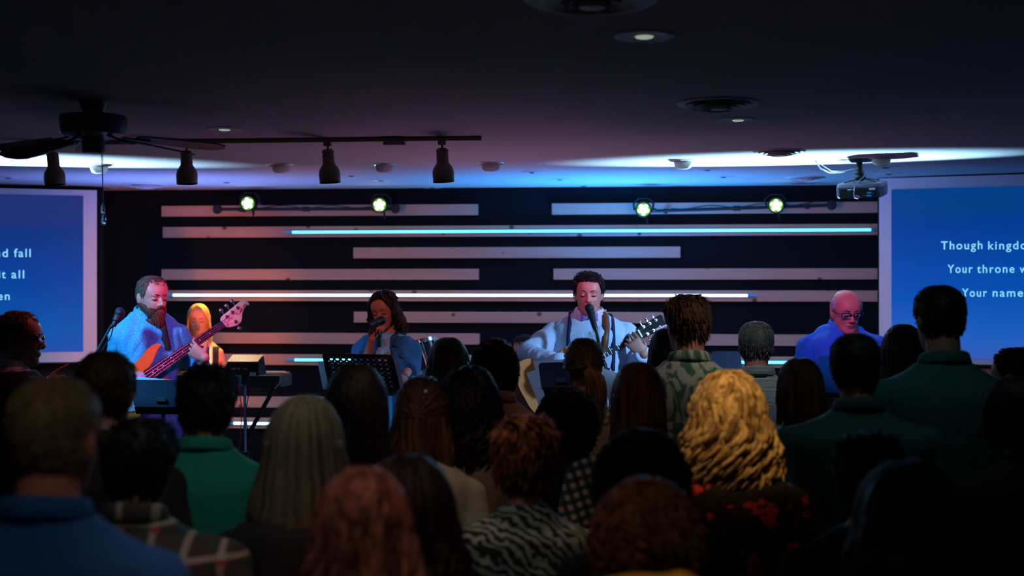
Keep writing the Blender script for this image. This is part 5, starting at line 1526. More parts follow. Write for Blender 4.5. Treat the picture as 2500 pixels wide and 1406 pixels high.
# guitarist's microphone on its boom stand
def cable_mic_stand(label, mic_label, ph, pb, joints, base_c, mic_r=0.027, cable=None):
    make_mic(mic_label, ph, pb, mic_r)
    t = thing('microphone_stand', label, 'microphone stand', (base_c[0], base_c[1], base_c[2]))
    J = [np.array(j) - base_c for j in joints]
    obj('boom', MB().tube([J[0], J[1]], [0.007, 0.008], 10), M_MATTE, t)
    d = (ph - pb); d /= np.linalg.norm(d)
    obj('mic_clip', MB().tube([pb - base_c + d * 0.055, pb - base_c + d * 0.01, J[0]], [0.017, 0.015, 0.008], 12), M_BLACK, t)
    obj('clutch', MB().cyl(J[1] - np.array([0.02, 0, 0.0]), J[1] + np.array([0.02, 0, 0.0]), 0.016, n=14), M_BLACK, t)
    obj('pole', MB().tube([J[1], (J[1][0], J[1][1], 0.55), (J[1][0], J[1][1], 0.54), (J[1][0], J[1][1], 0.05)], [0.008, 0.008, 0.012, 0.012], 12), M_MATTE, t)
    obj('round_base', MB().lathe((J[1][0], J[1][1], 0), (0, 0, 1), [(0, 0), (0.13, 0), (0.13, 0.012), (0.04, 0.03), (0.015, 0.06), (0, 0.06)], 32), M_MATTE, t)
    cp_ = [pb - base_c, pb - base_c - d * 0.04 + np.array([0, 0, -0.03]), (J[0] + J[1]) / 2 + np.array([0.01, 0, -0.03]), J[1] + np.array([0.015, 0, -0.1]), np.array([J[1][0] + 0.015, J[1][1], 0.3]), np.array([J[1][0] + 0.03, J[1][1] - 0.02, 0.02])]
    obj('cable', MB().tube(smooth_path(cp_), 0.0035, 6), M_BLACK, t)
    return t
cable_mic_stand('black microphone stand in front of the man with the bow tie', 'black microphone at the chin of the man with the bow tie', W(1439, 752, GD - 0.26), W(1453, 802, GD - 0.33),
    [W(1457, 812, GD - 0.335), W(1480, 905, GD - 0.42)], np.array([*(W(1480, 905, GD - 0.42)[:2]), STZ]), 0.026)
cable_mic_stand('black boom stand reaching in from the left beside the bass guitarist', 'black microphone pointing at the shoulder of the bass guitarist', W(293, 762, BD - 0.30), W(277, 795, BD - 0.34),
    [W(268, 801, BD - 0.34), W(230, 870, BD - 0.38)], np.array([*(W(230, 870, BD - 0.38)[:2]), STZ]), 0.028)

# ================================================================== older guitarist
OD = 8.30
O = person('older bald man in glasses and a cobalt blue shirt on stage, looking down', 2058, 709, OD, yaw=180 + 4, z0=STZ, face=True, vox=0.005, svox=0.008, bw=1.18, skin='skin_rosy',
    shirt=C_BLUE, sleeve='long', head=(3, 13, 0), hair=lambda: make_hair('bald', 51, 0.022, 0.008, n=380, r=0.003), hmat=H_SILVER, hthick=0.0, collar=(C_BLUE, 0.034), hs=1.06, jaw=1.16, tall=0.035, wr=0.016, seed=91,
    arms=lambda L, V: {'R': [None, L(1955, 905, OD - 0.02), L(2010, 945, OD - 0.28)], 'L': [None, L(2158, 900, OD + 0.0), L(2110, 930, OD - 0.28)]})
def glasses(I, m=M_BLACK, w=1.0, temple=True):
    b = MB(); hpf = I['hp']
    root = thing('glasses', 'dummy', 'glasses')
    return b
def add_glasses(I, frame_m):
    b = MB(); lens = MB()
    for sg in (1, -1):
        cx, cy, cz = sg * 0.033, 0.104, 0.117
        pts = []
        for k in range(20):
            t_ = 2 * math.pi * k / 20; c_, s_ = math.cos(t_), math.sin(t_)
            pts.append(np.array([cx + 0.026 * np.sign(c_) * abs(c_) ** 0.6, cy - 0.010 * abs(cx + 0.026 * c_) / 0.06, cz + 0.016 * np.sign(s_) * abs(s_) ** 0.6]))
        R = []
        P = np.array(pts); n_ = len(P)
        for k in range(n_):
            r_ = 0.0030 if P[k][2] > cz + 0.003 else 0.0019
            tdir = P[(k + 1) % n_] - P[k - 1]; u_, v_, d_ = frame_from(tdir, (0, 1, 0))
            R.append(P[k] + r_ * (np.outer(np.cos(np.arange(8) * math.pi / 4), u_) + np.outer(np.sin(np.arange(8) * math.pi / 4), v_)))
        b.rings(R, closed=True)
        b.tube([(sg * 0.060, 0.095, 0.125), (sg * 0.074, 0.07, 0.124), (sg * 0.081, 0.0, 0.124), (sg * 0.081, -0.02, 0.105)], 0.0028, 8, ref=(1, 0, 0))
        lens.rings([P * np.array([1, 1, 1]) + np.array([0, 0.001, 0]), P * 1.0 + np.array([0, 0.0022, 0])])
    b.tube([(-0.008, 0.104, 0.121), (0, 0.107, 0.123), (0.008, 0.104, 0.121)], 0.0026, 8)
    b.xf(I['HM']); lens.xf(I['HM'])
    fo = obj('glasses', b, frame_m, I['root'], ang=0)
    obj('lens', lens, mat('spectacle_glass', (0.9, 0.95, 1.0), 0.02, trans=1.0), fo, ang=0)
add_glasses(O, M_BLACK)
sp = smooth_path([O['Wd'](q) for q in drape(O, ((2086, 799), (2089, 810), (2093, 830), (2095, 860), (2096, 900)), 0.006, back=((0.0, -0.02, 0.12), (0.0, 0.012, 0.045)))], 3)
so2 = np.array(O['L'](2058, 703, OD)) * 0
gs = thing('electric_guitar', 'brown guitar strap and guitar of the older man, hidden behind the heads', 'guitar', tuple(W(2050, 960, OD - 0.30)))
go = W(2050, 960, OD - 0.30)
obj('strap', MB().rings(ribbon([p - go for p in sp], Vw(1, 0, 0.1), 0.018)), C_BROWNSTRAP, gs, ang=0)
ga = Vw(0.9, 0.35, 0.1); ga /= np.linalg.norm(ga); gn = Vw(0, 0.1, -1); gn = gn - ga * np.dot(ga, gn); gn /= np.linalg.norm(gn); gv = np.cross(ga, gn); gv = gv if gv[2] > 0 else -gv
obj('body', MB().prism(smooth_poly([(p + 0.1, q) for p, q in BO]), (0, 0, 0), ga, gv, gn, -0.03, 0.01), mat('mahogany_sides', (0.3, 0.11, 0.05), 0.3), gs, ang=50)
obj('neck', MB().prism([(0.05, -.025), (0.05, .025), (0.62, .02), (0.62, -.02)], (0, 0, 0), ga, gv, gn, 0.0, 0.02), M_MAPLE, gs)

# ================================================================== blonde woman upstage
ND = 10.6
Bl = person('blonde woman in a black sleeveless top behind the bass guitarist, lit amber', 487, 740, ND, yaw=180 + 4, z0=STZ, fem=True, face=True, vox=0.006, svox=0.009,
    shirt=C_BLACKTOP, sleeve='none', head=(3, 12, 0), hair=lambda: make_hair('long', 61, 0.26, 0.012, wave=0.004, freq=1.5, n=320, amin=72, part=0.2, flare=0.2, fringe=True, r=0.006), hmat=H_BLONDE, hthick=0.012, neckline=1.41, seed=5, hs=0.99)

# ================================================================== drummer and kit, deep in the dark
DD = 10.2
Dr = person('drummer in a blue shirt, barely lit, behind the man with the bow tie', 1283, 826, DD, yaw=180 - 10, z0=STZ - 0.37, face=True, vox=0.008, svox=0.010, shirt=C_BLUE, sleeve='short',
    head=(-5, 5, 0), hair=lambda: make_hair('short', 71, 0.02, 0.008, n=250, r=0.004), hmat=H_DKBROWN, seated=True, arms=lambda L, V: {'R': [None, L(1235, 925, DD), L(1262, 935, DD - .3)], 'L': [None, L(1330, 925, DD), L(1300, 935, DD - .3)]}, Hfix=1.70)
dp = W(1283, 903, DD)
t = thing('drum_stool', 'round black drum stool under the seated drummer', 'stool', (dp[0], dp[1] - 0.02, STZ))
obj('seat', MB().lathe((0, 0, 0.36), (0, 0, 1), [(0, 0), (0.15, 0), (0.165, 0.02), (0.16, 0.055), (0, 0.06)], 32), M_BLACK, t)
obj('pole', MB().cyl((0, 0, 0.12), (0, 0, 0.37), 0.014, n=12), M_STEEL, t)
for k in range(3):
    aa = k * 2.094
    obj('leg', MB().cyl((0, 0, 0.2), (0.2 * math.cos(aa), 0.2 * math.sin(aa), 0.01), 0.010, n=10), M_STEEL, t)
M_CYM = mat('dark_bronze_cymbal', (0.05, 0.04, 0.035), 0.35, metal=0.9)
def cymbal(px, py, d, R_, tilt, label):
    p = W(px, py, d)
    t = thing('cymbal_stand', label, 'cymbal', (p[0], p[1], STZ), 0, 'cymbals of the drum kit')
    h_ = p[2] - STZ
    obj('cymbal', MB().lathe((0, 0, h_), tilt, [(0, 0.02), (0.02, 0.02), (0.045, 0.006), (R_, -0.012), (R_, -0.014), (0.045, 0.003), (0, 0.0)], 48), M_CYM, t)
    obj('pole', MB().tube([(0, 0, h_), (0, 0, 0.5), (0, 0, 0.49), (0, 0, 0.1)], [0.006, 0.008, 0.012, 0.012], 12), M_STEEL, t)
    for k in range(3):
        aa = k * 2.094 + 0.5
        obj('leg', MB().cyl((0, 0, 0.3), (0.25 * math.cos(aa), 0.25 * math.sin(aa), 0.01), 0.008, n=10), M_STEEL, t)
cymbal(1290, 938, 9.4, 0.155, np.array([0.5, -0.75, 0.55]), 'dark tilted cymbal left of the man with the bow tie')
def drum(px, py, d, R_, H_, axis, label, name):
    p = W(px, py, d)
    t = thing(name, label, 'drum', tuple(p), 0, 'drums of the drum kit')
    ax = np.array(axis, float); ax /= np.linalg.norm(ax)
    obj('shell', MB().lathe(-ax * H_ / 2, ax, [(0, 0), (R_ * 0.98, 0), (R_ * 0.98, H_), (0, H_)], 48), mat('black_drum_lacquer', (0.01, 0.012, 0.02), 0.12), t)
    for s_ in (0, H_): obj('hoop', MB().lathe(-ax * H_ / 2, ax, [(R_ * 0.97, s_ - 0.012), (R_ * 1.04, s_ - 0.012), (R_ * 1.04, s_ + 0.012), (R_ * 0.97, s_ + 0.012)], 48), M_CHROME, t)
    obj('drum_head', MB().lathe(-ax * H_ / 2, ax, [(0, H_), (R_ * 0.97, H_), (R_ * 0.97, H_ + 0.003), (0, H_ + 0.003)], 48), mat('drum_skin', (0.02, 0.025, 0.03), 0.25), t)
    u_, v_, _ = frame_from(ax)
    for k in range(8):
        aa = k * math.pi / 4; c = R_ * 1.02 * (math.cos(aa) * u_ + math.sin(aa) * v_)
        obj('lug', MB().cyl(c - ax * H_ * 0.45, c + ax * H_ * 0.45, 0.006, n=8), M_CHROME, t)
    return t
drum(1034, 876, 9.3, 0.12, 0.20, (-0.3, 0.15, 0.9), 'glossy rack tom with chrome hoops at the right elbow side of the singer', 'rack_tom')
tt = W(1034, 876, 9.3)
ts = thing('tom_stand', 'chrome stand under the rack tom beside the singer', 'drum stand', (tt[0], tt[1] + 0.10, STZ))
obj('pole', MB().cyl((0, 0, 0.05), (0, 0, tt[2] - STZ - 0.10), 0.014, n=12), M_CHROME, ts)
for k in range(3):
    aa = k * 2.094
    obj('leg', MB().cyl((0, 0, 0.3), (0.25 * math.cos(aa), 0.25 * math.sin(aa), 0.01), 0.010, n=10), M_CHROME, ts)
bp = W(1190, 960, 9.1)
drum(1120, 1000, 9.8, 0.27, 0.42, (0, -1, 0.05), 'large bass drum behind the crowd, centre of the stage', 'bass_drum')

# ================================================================== music stands
def stand_base(t, z, m=M_MATTE, leg=0.28):
    obj('pole', MB().tube([(0, 0, z), (0, 0, 0.45), (0, 0, 0.44), (0, 0, 0.08)], [0.009, 0.009, 0.014, 0.014], 12), m, t)
    for k in range(3):
        aa = k * 2.094 + 0.4
        obj('leg', MB().tube([(0, 0, 0.30), (leg * 0.8 * math.cos(aa), leg * 0.8 * math.sin(aa), 0.03), (leg * math.cos(aa), leg * math.sin(aa), 0.008)], 0.008, 8), m, t)
def desk_frame(tl, tr_, bl):
    """desk corners as seen; returns origin, right, down, normal towards camera"""
    r = tr_ - tl; dwn = bl - tl
    n_ = np.cross(r, dwn); n_ /= np.linalg.norm(n_)
    if np.dot(n_, FW) > 0: n_ = -n_
    return tl, r, dwn, n_
def perforated(tl, tr_, bl, cols, rows, label, papers):
    o_, r, dn, n_ = desk_frame(tl, tr_, bl)
    c = o_ + r * 0.5 + dn * 0.75
    t = thing('music_stand', label, 'music stand', (c[0], c[1] + 0.03, STZ))
    base = np.array([c[0], c[1] + 0.03, STZ])
    w_ = np.linalg.norm(r); h_ = np.linalg.norm(dn); ru = r / w_; du = dn / h_
    mb = MB(); mx, my = 0.025, 0.018
    cw = (w_ - 2 * mx) / cols; chh = (h_ - 2 * my) / rows; rad = min(cw, chh) * 0.27
    K = 16
    def P(x, y, z=0): return o_ - base + ru * x + du * y + n_ * z
    th0 = 0.0025
    # margins
    for x0, x1, y0, y1 in ((0, w_, 0, my), (0, w_, h_ - my, h_), (0, mx, my, h_ - my), (w_ - mx, w_, my, h_ - my)):
        mb.prism([(x0, y0), (x1, y0), (x1, y1), (x0, y1)], o_ - base, ru, du, n_, 0, th0)
    sq = []
    for k in range(K):
        a_ = 2 * math.pi * k / K + math.pi / K
        cx_, sy_ = math.cos(a_), math.sin(a_); m_ = max(abs(cx_), abs(sy_)); sq.append((cx_ / m_ * 0.5, sy_ / m_ * 0.5, cx_, sy_))
    for i in range(cols):
        for j in range(rows):
            x = mx + (i + 0.5) * cw; y = my + (j + 0.5) * chh
            for zz in (0, th0):
                V_ = [P(x + q[0] * cw, y + q[1] * chh, zz) for q in sq] + [P(x + q[2] * rad * 1.25, y + q[3] * rad, zz) for q in sq]
                mb.add(V_, [(k, (k + 1) % K, K + (k + 1) % K, K + k) for k in range(K)])
            V_ = [P(x + q[2] * rad * 1.25, y + q[3] * rad, z_) for z_ in (0, th0) for q in sq]
            mb.add(V_, [(k, (k + 1) % K, K + (k + 1) % K, K + k) for k in range(K)])
            if False: pass
    obj('desk', mb, M_BLACK, t, smooth=False)
    obj('desk_rim', MB().tube([P(0, h_), P(0, 0.008), P(0.008, 0), P(w_ - 0.008, 0), P(w_, 0.008), P(w_, h_)], 0.005, 8), M_BLACK, t)
    obj('ledge', MB().box(P(w_ / 2, h_ - 0.002, -0.03), (w_, 0.004, 0.06), np.array([ru, np.cross(n_, ru), n_]).T), M_BLACK, t)
    top = c - base
    stand_base(t, top[2], M_MATTE)
    for x0, x1, y0, y1, lab in papers:
        pmb = MB().prism([(x0 * w_, y0 * h_), (x1 * w_, y0 * h_), (x1 * w_, y1 * h_), (x0 * w_, y1 * h_)], o_, ru, du, n_, -0.006, -0.0045)
        tag(obj('sheet_music', pmb, M_PAPER, None, smooth=False), lab, 'sheet music', 'paper on the music stands')
    return t
PD = 7.80
perforated(W(788, 864, PD), W(957, 868, PD), W(806, 952, PD - 0.10), 10, 7, 'black perforated music stand in front of the singer', [(-0.10, 0.52, 0.20, 0.97, 'left sheet behind the holes of the perforated music stand'), (0.50, 1.07, 0.16, 1.0, 'right sheet behind the holes of the perforated music stand')])
def plain_stand(tl, tr_, bl, m, label, papers=(), z=STZ):
    o_, r, dn, n_ = desk_frame(tl, tr_, bl)
    c = o_ + r * 0.5 + dn * 0.8
    base = np.array([c[0], c[1] + 0.03, z])
    t = thing('music_stand', label, 'music stand', tuple(base))
    w_ = np.linalg.norm(r); h_ = np.linalg.norm(dn); ru = r / w_; du = dn / h_
    pr_ = [(x + w_ / 2, y + h_ / 2) for x, y in rrect(w_ / 2, h_ / 2, 0.02, 4)]
    obj('desk', MB().prism(pr_, o_ - base, ru, du, n_, 0, 0.004), m, t, smooth=False)
    obj('ledge', MB().box(o_ - base + ru * w_ / 2 + du * (h_ - 0.002) - n_ * 0.03, (w_, 0.004, 0.06), np.array([ru, np.cross(n_, ru), n_]).T), m, t)
    obj('tilt_bracket', MB().box(o_ - base + ru * w_ / 2 + du * h_ * 0.8 + n_ * 0.012, (0.05, 0.03, 0.024), np.array([ru, du, n_]).T), M_BLACK, t)
    stand_base(t, (c - base)[2])
    for poly, lab, off in papers:
        pmb = MB().prism([(x * w_, y * h_) for x, y in poly], o_, ru, du, n_, off, off + 0.0012)
        tag(obj('sheet_music', pmb, M_PAPER, None, smooth=False), lab, 'sheet music', 'paper on the music stands')
    return t
M_BLUEMETAL = mat('satin_black_stand', (0.004, 0.007, 0.020), 0.5, vary=0.2, spec=0.25)
plain_stand(W(318, 928, 7.62), W(452, 929, 7.62), W(328, 994, 7.50), M_BLUEMETAL, 'solid music stand in front of the bass guitarist', [([(0.02, -0.16), (0.62, -0.06), (0.62, 0.9), (0.02, 0.9)], 'open white pages on the stand of the bass guitarist', -0.004)])
gst = plain_stand(W(1314, 887, 7.42), W(1412, 884, 7.42), W(1322, 948, 7.32), M_BLUEMETAL, 'black music stand edged by pale sheets before the man with the bow tie', [([(-0.12, -0.11), (1.0, -0.16), (1.0, 0.9), (-0.03, 0.9)], 'pale sheet sticking out above the stand of the man with the bow tie', -0.004), ([(-0.32, 0.33), (-0.05, 0.20), (0.1, 1.55), (-0.12, 1.60)], 'bright sheet hanging off the left side of that stand', -0.010), ([(1.55, 0.2), (2.1, 0.55), (2.0, 1.9), (1.6, 1.7)], 'lilac sheet right of the microphone stand of the man with the bow tie', -0.010)])
plain_stand(W(1735, 858, 7.75), W(1806, 858, 7.75), W(1745, 935, 7.65), M_BLUEMETAL, 'dark music stand between the tropical shirt and the striped shirt')
plain_stand(W(1996, 870, 7.65), W(2140, 870, 7.65), W(1998, 960, 7.55), mat('blue_grey_stand', (0.01, 0.05, 0.18), 0.5, spec=0.3), 'blue music stand in front of the older man in glasses')

# ================================================================== keyboard, monitor box and their stand
KD = 8.95
kp = W(598, 915, KD)
t = thing('stage_monitor_box', 'black monitor box on a pole with a top lit gold', 'monitor', (kp[0], kp[1], STZ))
zb = kp[2] - STZ
sc_ = KD / FPX
bw_, bh_ = 86 * sc_, 45 * sc_
M_GOLD_LIT = mat('gold_lit_surface', (0.80, 0.36, 0.01), 0.4, metal=0.6, bump=(120, 0.8, 0.01))  # gold light on box top and keyboard edge, put into the colour
R = [np.array([(-bw_ / 2, -0.08, zb + 0.0), (bw_ / 2, -0.08, zb), (bw_ / 2, 0.10, zb), (-bw_ / 2, 0.10, zb)]), np.array([(-bw_ / 2 + 0.012, -0.06, zb + bh_ * 0.68), (bw_ / 2 - 0.006, -0.06, zb + bh_ * 0.68), (bw_ / 2 - 0.006, 0.06, zb + bh_ * 1.0), (-bw_ / 2 + 0.012, 0.06, zb + bh_ * 1.0)])]
obj('case', MB().rings(R), mat('dark_green_black_case', (0.003, 0.007, 0.008), 0.6, spec=0.2), t, smooth=False, bevel=0.003)
e0 = np.array([(-bw_ / 2 + 0.016, -0.064, zb + bh_ * 0.70), (bw_ / 2 - 0.010, -0.064, zb + bh_ * 0.70), (bw_ / 2 - 0.010, 0.056, zb + bh_ * 1.02), (-bw_ / 2 + 0.016, 0.056, zb + bh_ * 1.02)])
obj('gold_lit_top', MB().rings([e0, e0 + np.array([0, -0.002, 0.006])]), M_GOLD_LIT, t, smooth=False)
fy = -0.082
for x, w_ in ((-0.052, 0.028), (-0.018, 0.018), (0.024, 0.026)):
    obj('printed_mark', MB().box((x, fy + 0.008, zb + bh_ * 0.36), (w_, 0.003, 0.010)), mat('faded_white_print', (0.18, 0.2, 0.22), 0.6), t)
obj('sticker', MB().box((0.075, fy, zb + 0.012), (0.038, 0.003, 0.018)), M_LBL, t)
obj('pole', MB().tube([(0, 0, zb), (0, 0, 0.62), (0, 0, 0.61), (0, 0, 0.05)], [0.009, 0.009, 0.014, 0.014], 14), M_CHROME, t)
obj('pole_clutch', MB().cyl((0, 0, 0.58), (0, 0, 0.64), 0.022, n=16), M_BLACK, t)
obj('pole_head', MB().cyl((0, 0, zb - 0.06), (0, 0, zb), 0.022, n=16), M_BLACK, t)
for k in range(3):
    aa = k * 2.094 + 0.4
    obj('leg', MB().cyl((0, 0, 0.25), (0.3 * math.cos(aa), 0.3 * math.sin(aa), 0.01), 0.009, n=10), M_STEEL, t)
rc = smooth_path([W(577, 922, KD - 0.02), W(582, 945, KD - 0.03), W(587, 975, KD - 0.03), W(590, 1010, KD - 0.02), W(586, 1080, KD - .01), W(582, 1200, KD)])
ro = rc[-1]
tag(obj('red_plug_cable', MB().tube([p - ro for p in rc], [0.006] * 10 + [0.003] * (len(rc) - 10), 8), mat('red_rubber', (0.45, 0.02, 0.02), 0.5), None, loc=tuple(ro)), 'red-ended cable hanging beside the pole of the monitor box', 'cable')
bc_ = smooth_path([W(605, 925, KD - 0.02), W(607, 960, KD - 0.03), W(600, 1010, KD - 0.03), W(604, 1060, KD - 0.02), W(600, 1200, KD)])
ro = bc_[-1]
tag(obj('black_cable', MB().tube([p - ro for p in bc_], 0.003, 8), M_BLACK, None, loc=tuple(ro)), 'black cable hanging along the pole of the monitor box', 'cable')
# keyboard
KX = 9.3
kA, kB = W(636, 912, KX), W(700, 911, KX)
t = thing('keyboard', 'black stage keyboard right of the monitor box, its far edge catching gold light', 'keyboard', (kA[0] - 0.55, kA[1], STZ))
bse = np.array([kA[0] - 0.55, kA[1], STZ])
Lk = kB[0] - bse[0]
zk = kB[2] - STZ
obj('case', MB().box((Lk / 2, 0.0, zk - 0.045), (Lk, 0.30, 0.08)), M_BLACK, t, bevel=0.006)
obj('back_edge', MB().box((Lk / 2, 0.06, zk + 0.001), (Lk - 0.01, 0.10, 0.008)), M_GOLD_LIT, t)  # gold light along the edge painted by the material
obj('end_cheek', MB().tube([(Lk, -0.14, zk - 0.006), (Lk + 0.002, -0.15, zk - 0.05), (Lk - 0.03, -0.15, zk - 0.09)], 0.006, 8), M_STEEL, t)
kb = obj('key_bed', MB().box((Lk / 2, 0.10, zk + 0.002), (Lk - 0.08, 0.09, 0.010)), M_PAPER, t)
for s_ in (-1, 1):
    obj('stand_leg', MB().cyl((Lk / 2 - s_ * 0.3, -0.05, zk - 0.085), (Lk / 2 + s_ * 0.3, 0.05, 0.01), 0.014, n=10), M_MATTE, t)
# thin candle-bright edge by the blonde woman: a sheet on her own stand
plain_stand(W(470, 900, 10.1), W(530, 898, 10.1), W(472, 950, 10.02), M_BLUEMETAL, 'small music stand in front of the blonde woman')
tag(obj('score_folder', MB().prism([(0, 0), (0.010, 0), (0.012, 0.14), (0.002, 0.145)], W(513, 896, 10.05), RT, UP, FW, -0.03, 0.03), M_PAPER, None, smooth=False), 'white folder standing on edge in front of the blonde woman', 'folder')
# ================================================================== the crowd
def stripesm(name, base, fn, rough=0.85): return cloth(name, base, rough, fn)
def c_plaid(t):
    s = t.sep(t.coords((1, 1, 1)))
    c = t.mix(t.band(s[0], 0.078, 0.42), (0.020, 0.055, 0.045), (0.050, 0.030, 0.028))
    c = t.mix(t.math('MULTIPLY', t.band(s[2], 0.078, 0.40, 0.2), 0.6), c, (0.07, 0.05, 0.045))
    c = t.mix(t.math('MULTIPLY', t.band(s[0], 0.078, 0.20, 0.30), 0.8), c, (0.42, 0.36, 0.30))
    c = t.mix(t.math('MULTIPLY', t.band(s[2], 0.078, 0.16, 0.55), 0.7), c, (0.46, 0.40, 0.33))
    return t.mix(t.math('MULTIPLY', t.band(s[2], 0.078, 0.16, 0.72), t.band(s[0], 0.078, 0.25, 0.28)), c, (0.40, 0.03, 0.02))
def c_gingham(t):
    s = t.sep(t.coords((1, 1, 1)))
    u = t.math('ADD', s[0], t.math('MULTIPLY', s[2], 0.35)); v = t.math('SUBTRACT', s[2], t.math('MULTIPLY', s[0], 0.35))
    a, b = t.band(u, 0.034, 0.5), t.band(v, 0.034, 0.5)
    c = t.mix(a, (0.010, 0.040, 0.055), (0.05, 0.10, 0.12))
    c = t.mix(b, c, (0.05, 0.09, 0.11))
    return t.mix(t.math('MULTIPLY', a, b), c, (0.62, 0.48, 0.38))
def c_pin(t):
    s = t.sep(t.coords((1, 1, 1)))
    yoke = t.math('GREATER_THAN', s[2], 1.36)
    a, b = t.band(s[0], 0.0062, 0.5), t.band(s[2], 0.0062, 0.5)
    f = t.math('ADD', t.math('MULTIPLY', a, t.math('SUBTRACT', 1.0, yoke)), t.math('MULTIPLY', b, yoke))
    return t.mix(f, (0.10, 0.15, 0.18), (0.55, 0.62, 0.62))
def c_leaf(t):
    v = t.coords((1, 1, 0.55))
    n = t.new('ShaderNodeTexNoise'); t.link(v, n.inputs['Vector']); n.inputs['Scale'].default_value = 9; n.inputs['Detail'].default_value = 5; n.inputs['Distortion'].default_value = 2.2
    k = t.ramp(n.outputs[0], [(0.50, (0, 0, 0)), (0.54, (1, 1, 1))])
    c = t.mix(k, (0.46, 0.50, 0.44), (0.06, 0.17, 0.13))
    m = t.noise(t.coords((1, 1, 1)), 6, 2)
    return t.mix(t.math('GREATER_THAN', m, 0.66), c, (0.50, 0.22, 0.16))
def c_bwprint(t):
    v = t.coords((1, 1, 1))
    n = t.new('ShaderNodeTexWave', wave_type='BANDS', bands_direction='DIAGONAL'); t.link(v, n.inputs[0]); n.inputs['Scale'].default_value = 15; n.inputs['Distortion'].default_value = 9; n.inputs['Detail'].default_value = 3; n.inputs['Detail Scale'].default_value = 1.6
    return t.mix(t.math('GREATER_THAN', n.outputs[1], 0.56), (0.010, 0.013, 0.012), (0.34, 0.40, 0.38))
def c_tanfloral(t):
    n = t.noise(t.coords((1, 1, 1)), 32, 4)
    m = t.noise(t.coords((1, 1, 1)), 14, 2)
    c = t.mix(t.math('GREATER_THAN', n, 0.56), (0.52, 0.42, 0.30), (0.16, 0.12, 0.08))
    return t.mix(t.math('GREATER_THAN', m, 0.64), c, (0.60, 0.20, 0.04))
def c_redblack(t):
    n = t.noise(t.coords((1, 1, 1)), 24, 4)
    m = t.noise(t.coords((1, 1, 1.6)), 7, 2)
    return t.mix(t.math('MULTIPLY', t.math('GREATER_THAN', n, 0.50), t.math('GREATER_THAN', m, 0.55)), (0.012, 0.006, 0.006), (0.62, 0.035, 0.03))

CL = dict(
    suit=cloth('dark_navy_suit', (0.008, 0.012, 0.022)), white=cloth('white_cotton', (0.75, 0.75, 0.75)), plaid=cloth('tartan_flannel', (0, 0, 0), color=c_plaid),
    blue=cloth('royal_blue_polo', (0.008, 0.13, 0.48)), green=cloth('jade_green_polo', (0.008, 0.30, 0.23)), black=C_BLACKTOP, grey=cloth('light_grey_knit', (0.40, 0.42, 0.38)),
    gingham=cloth('teal_gingham', (0, 0, 0), color=c_gingham), pin=cloth('pinstripe_cotton', (0, 0, 0), color=c_pin), leaf=cloth('tropical_leaf_print', (0, 0, 0), color=c_leaf),
    bw=cloth('black_white_print', (0, 0, 0), color=c_bwprint), tanf=cloth('tan_floral_print', (0, 0, 0), color=c_tanfloral), redb=cloth('red_black_print', (0, 0, 0), color=c_redblack),
    rose=cloth('dusty_rose_shirt', (0.26, 0.12, 0.10)), taupe=cloth('taupe_cardigan', (0.16, 0.12, 0.09)), teal=cloth('dark_teal_shirt', (0.006, 0.085, 0.080)), teal2=cloth('teal_polo', (0.010, 0.13, 0.12)),
    red=cloth('brick_red_top', (0.26, 0.025, 0.018)), dark=cloth('charcoal_top', (0.010, 0.011, 0.012)), greyb=cloth('grey_beige_cardigan', (0.20, 0.17, 0.14)), brown=cloth('dark_brown_top', (0.02, 0.012, 0.009)))

def H(style, seed, **k): return lambda: make_hair(style, seed, **k)

# A1: man in profile
A1 = person('balding man in a dark suit and black glasses, in profile at the left edge', 22, 757, 6.70, yaw=-38, shirt=CL['white'], jacket=(CL['suit'], (0.02, 0.05), 'suit_jacket'), sleeve='long', skin='skin_rosy', face=True, vox=0.005, svox=0.010,
    head=(-48, 4, 0), hair=H('receding', 101, length=0.018, thick=0.004, n=420, r=0.0025), hmat=H_GREYBR, hthick=0.004, collar=(CL['white'], 0.03), hs=1.08, jaw=1.12, bw=1.12,
    arms=lambda L, V: {'R': [None, L(100, 995, 6.62), L(103, 955, 6.80)]},
    hands=lambda L, V: {'R': {'f': V((0.55, 0.45, 0.2)), 'n': V((0.3, -0.1, 1.0)), 'curls': ((8, 12, 8), (40, 40, 20), (50, 50, 30), (55, 50, 30)), 'spread': 1.2}})
add_glasses(A1, M_BLACK)

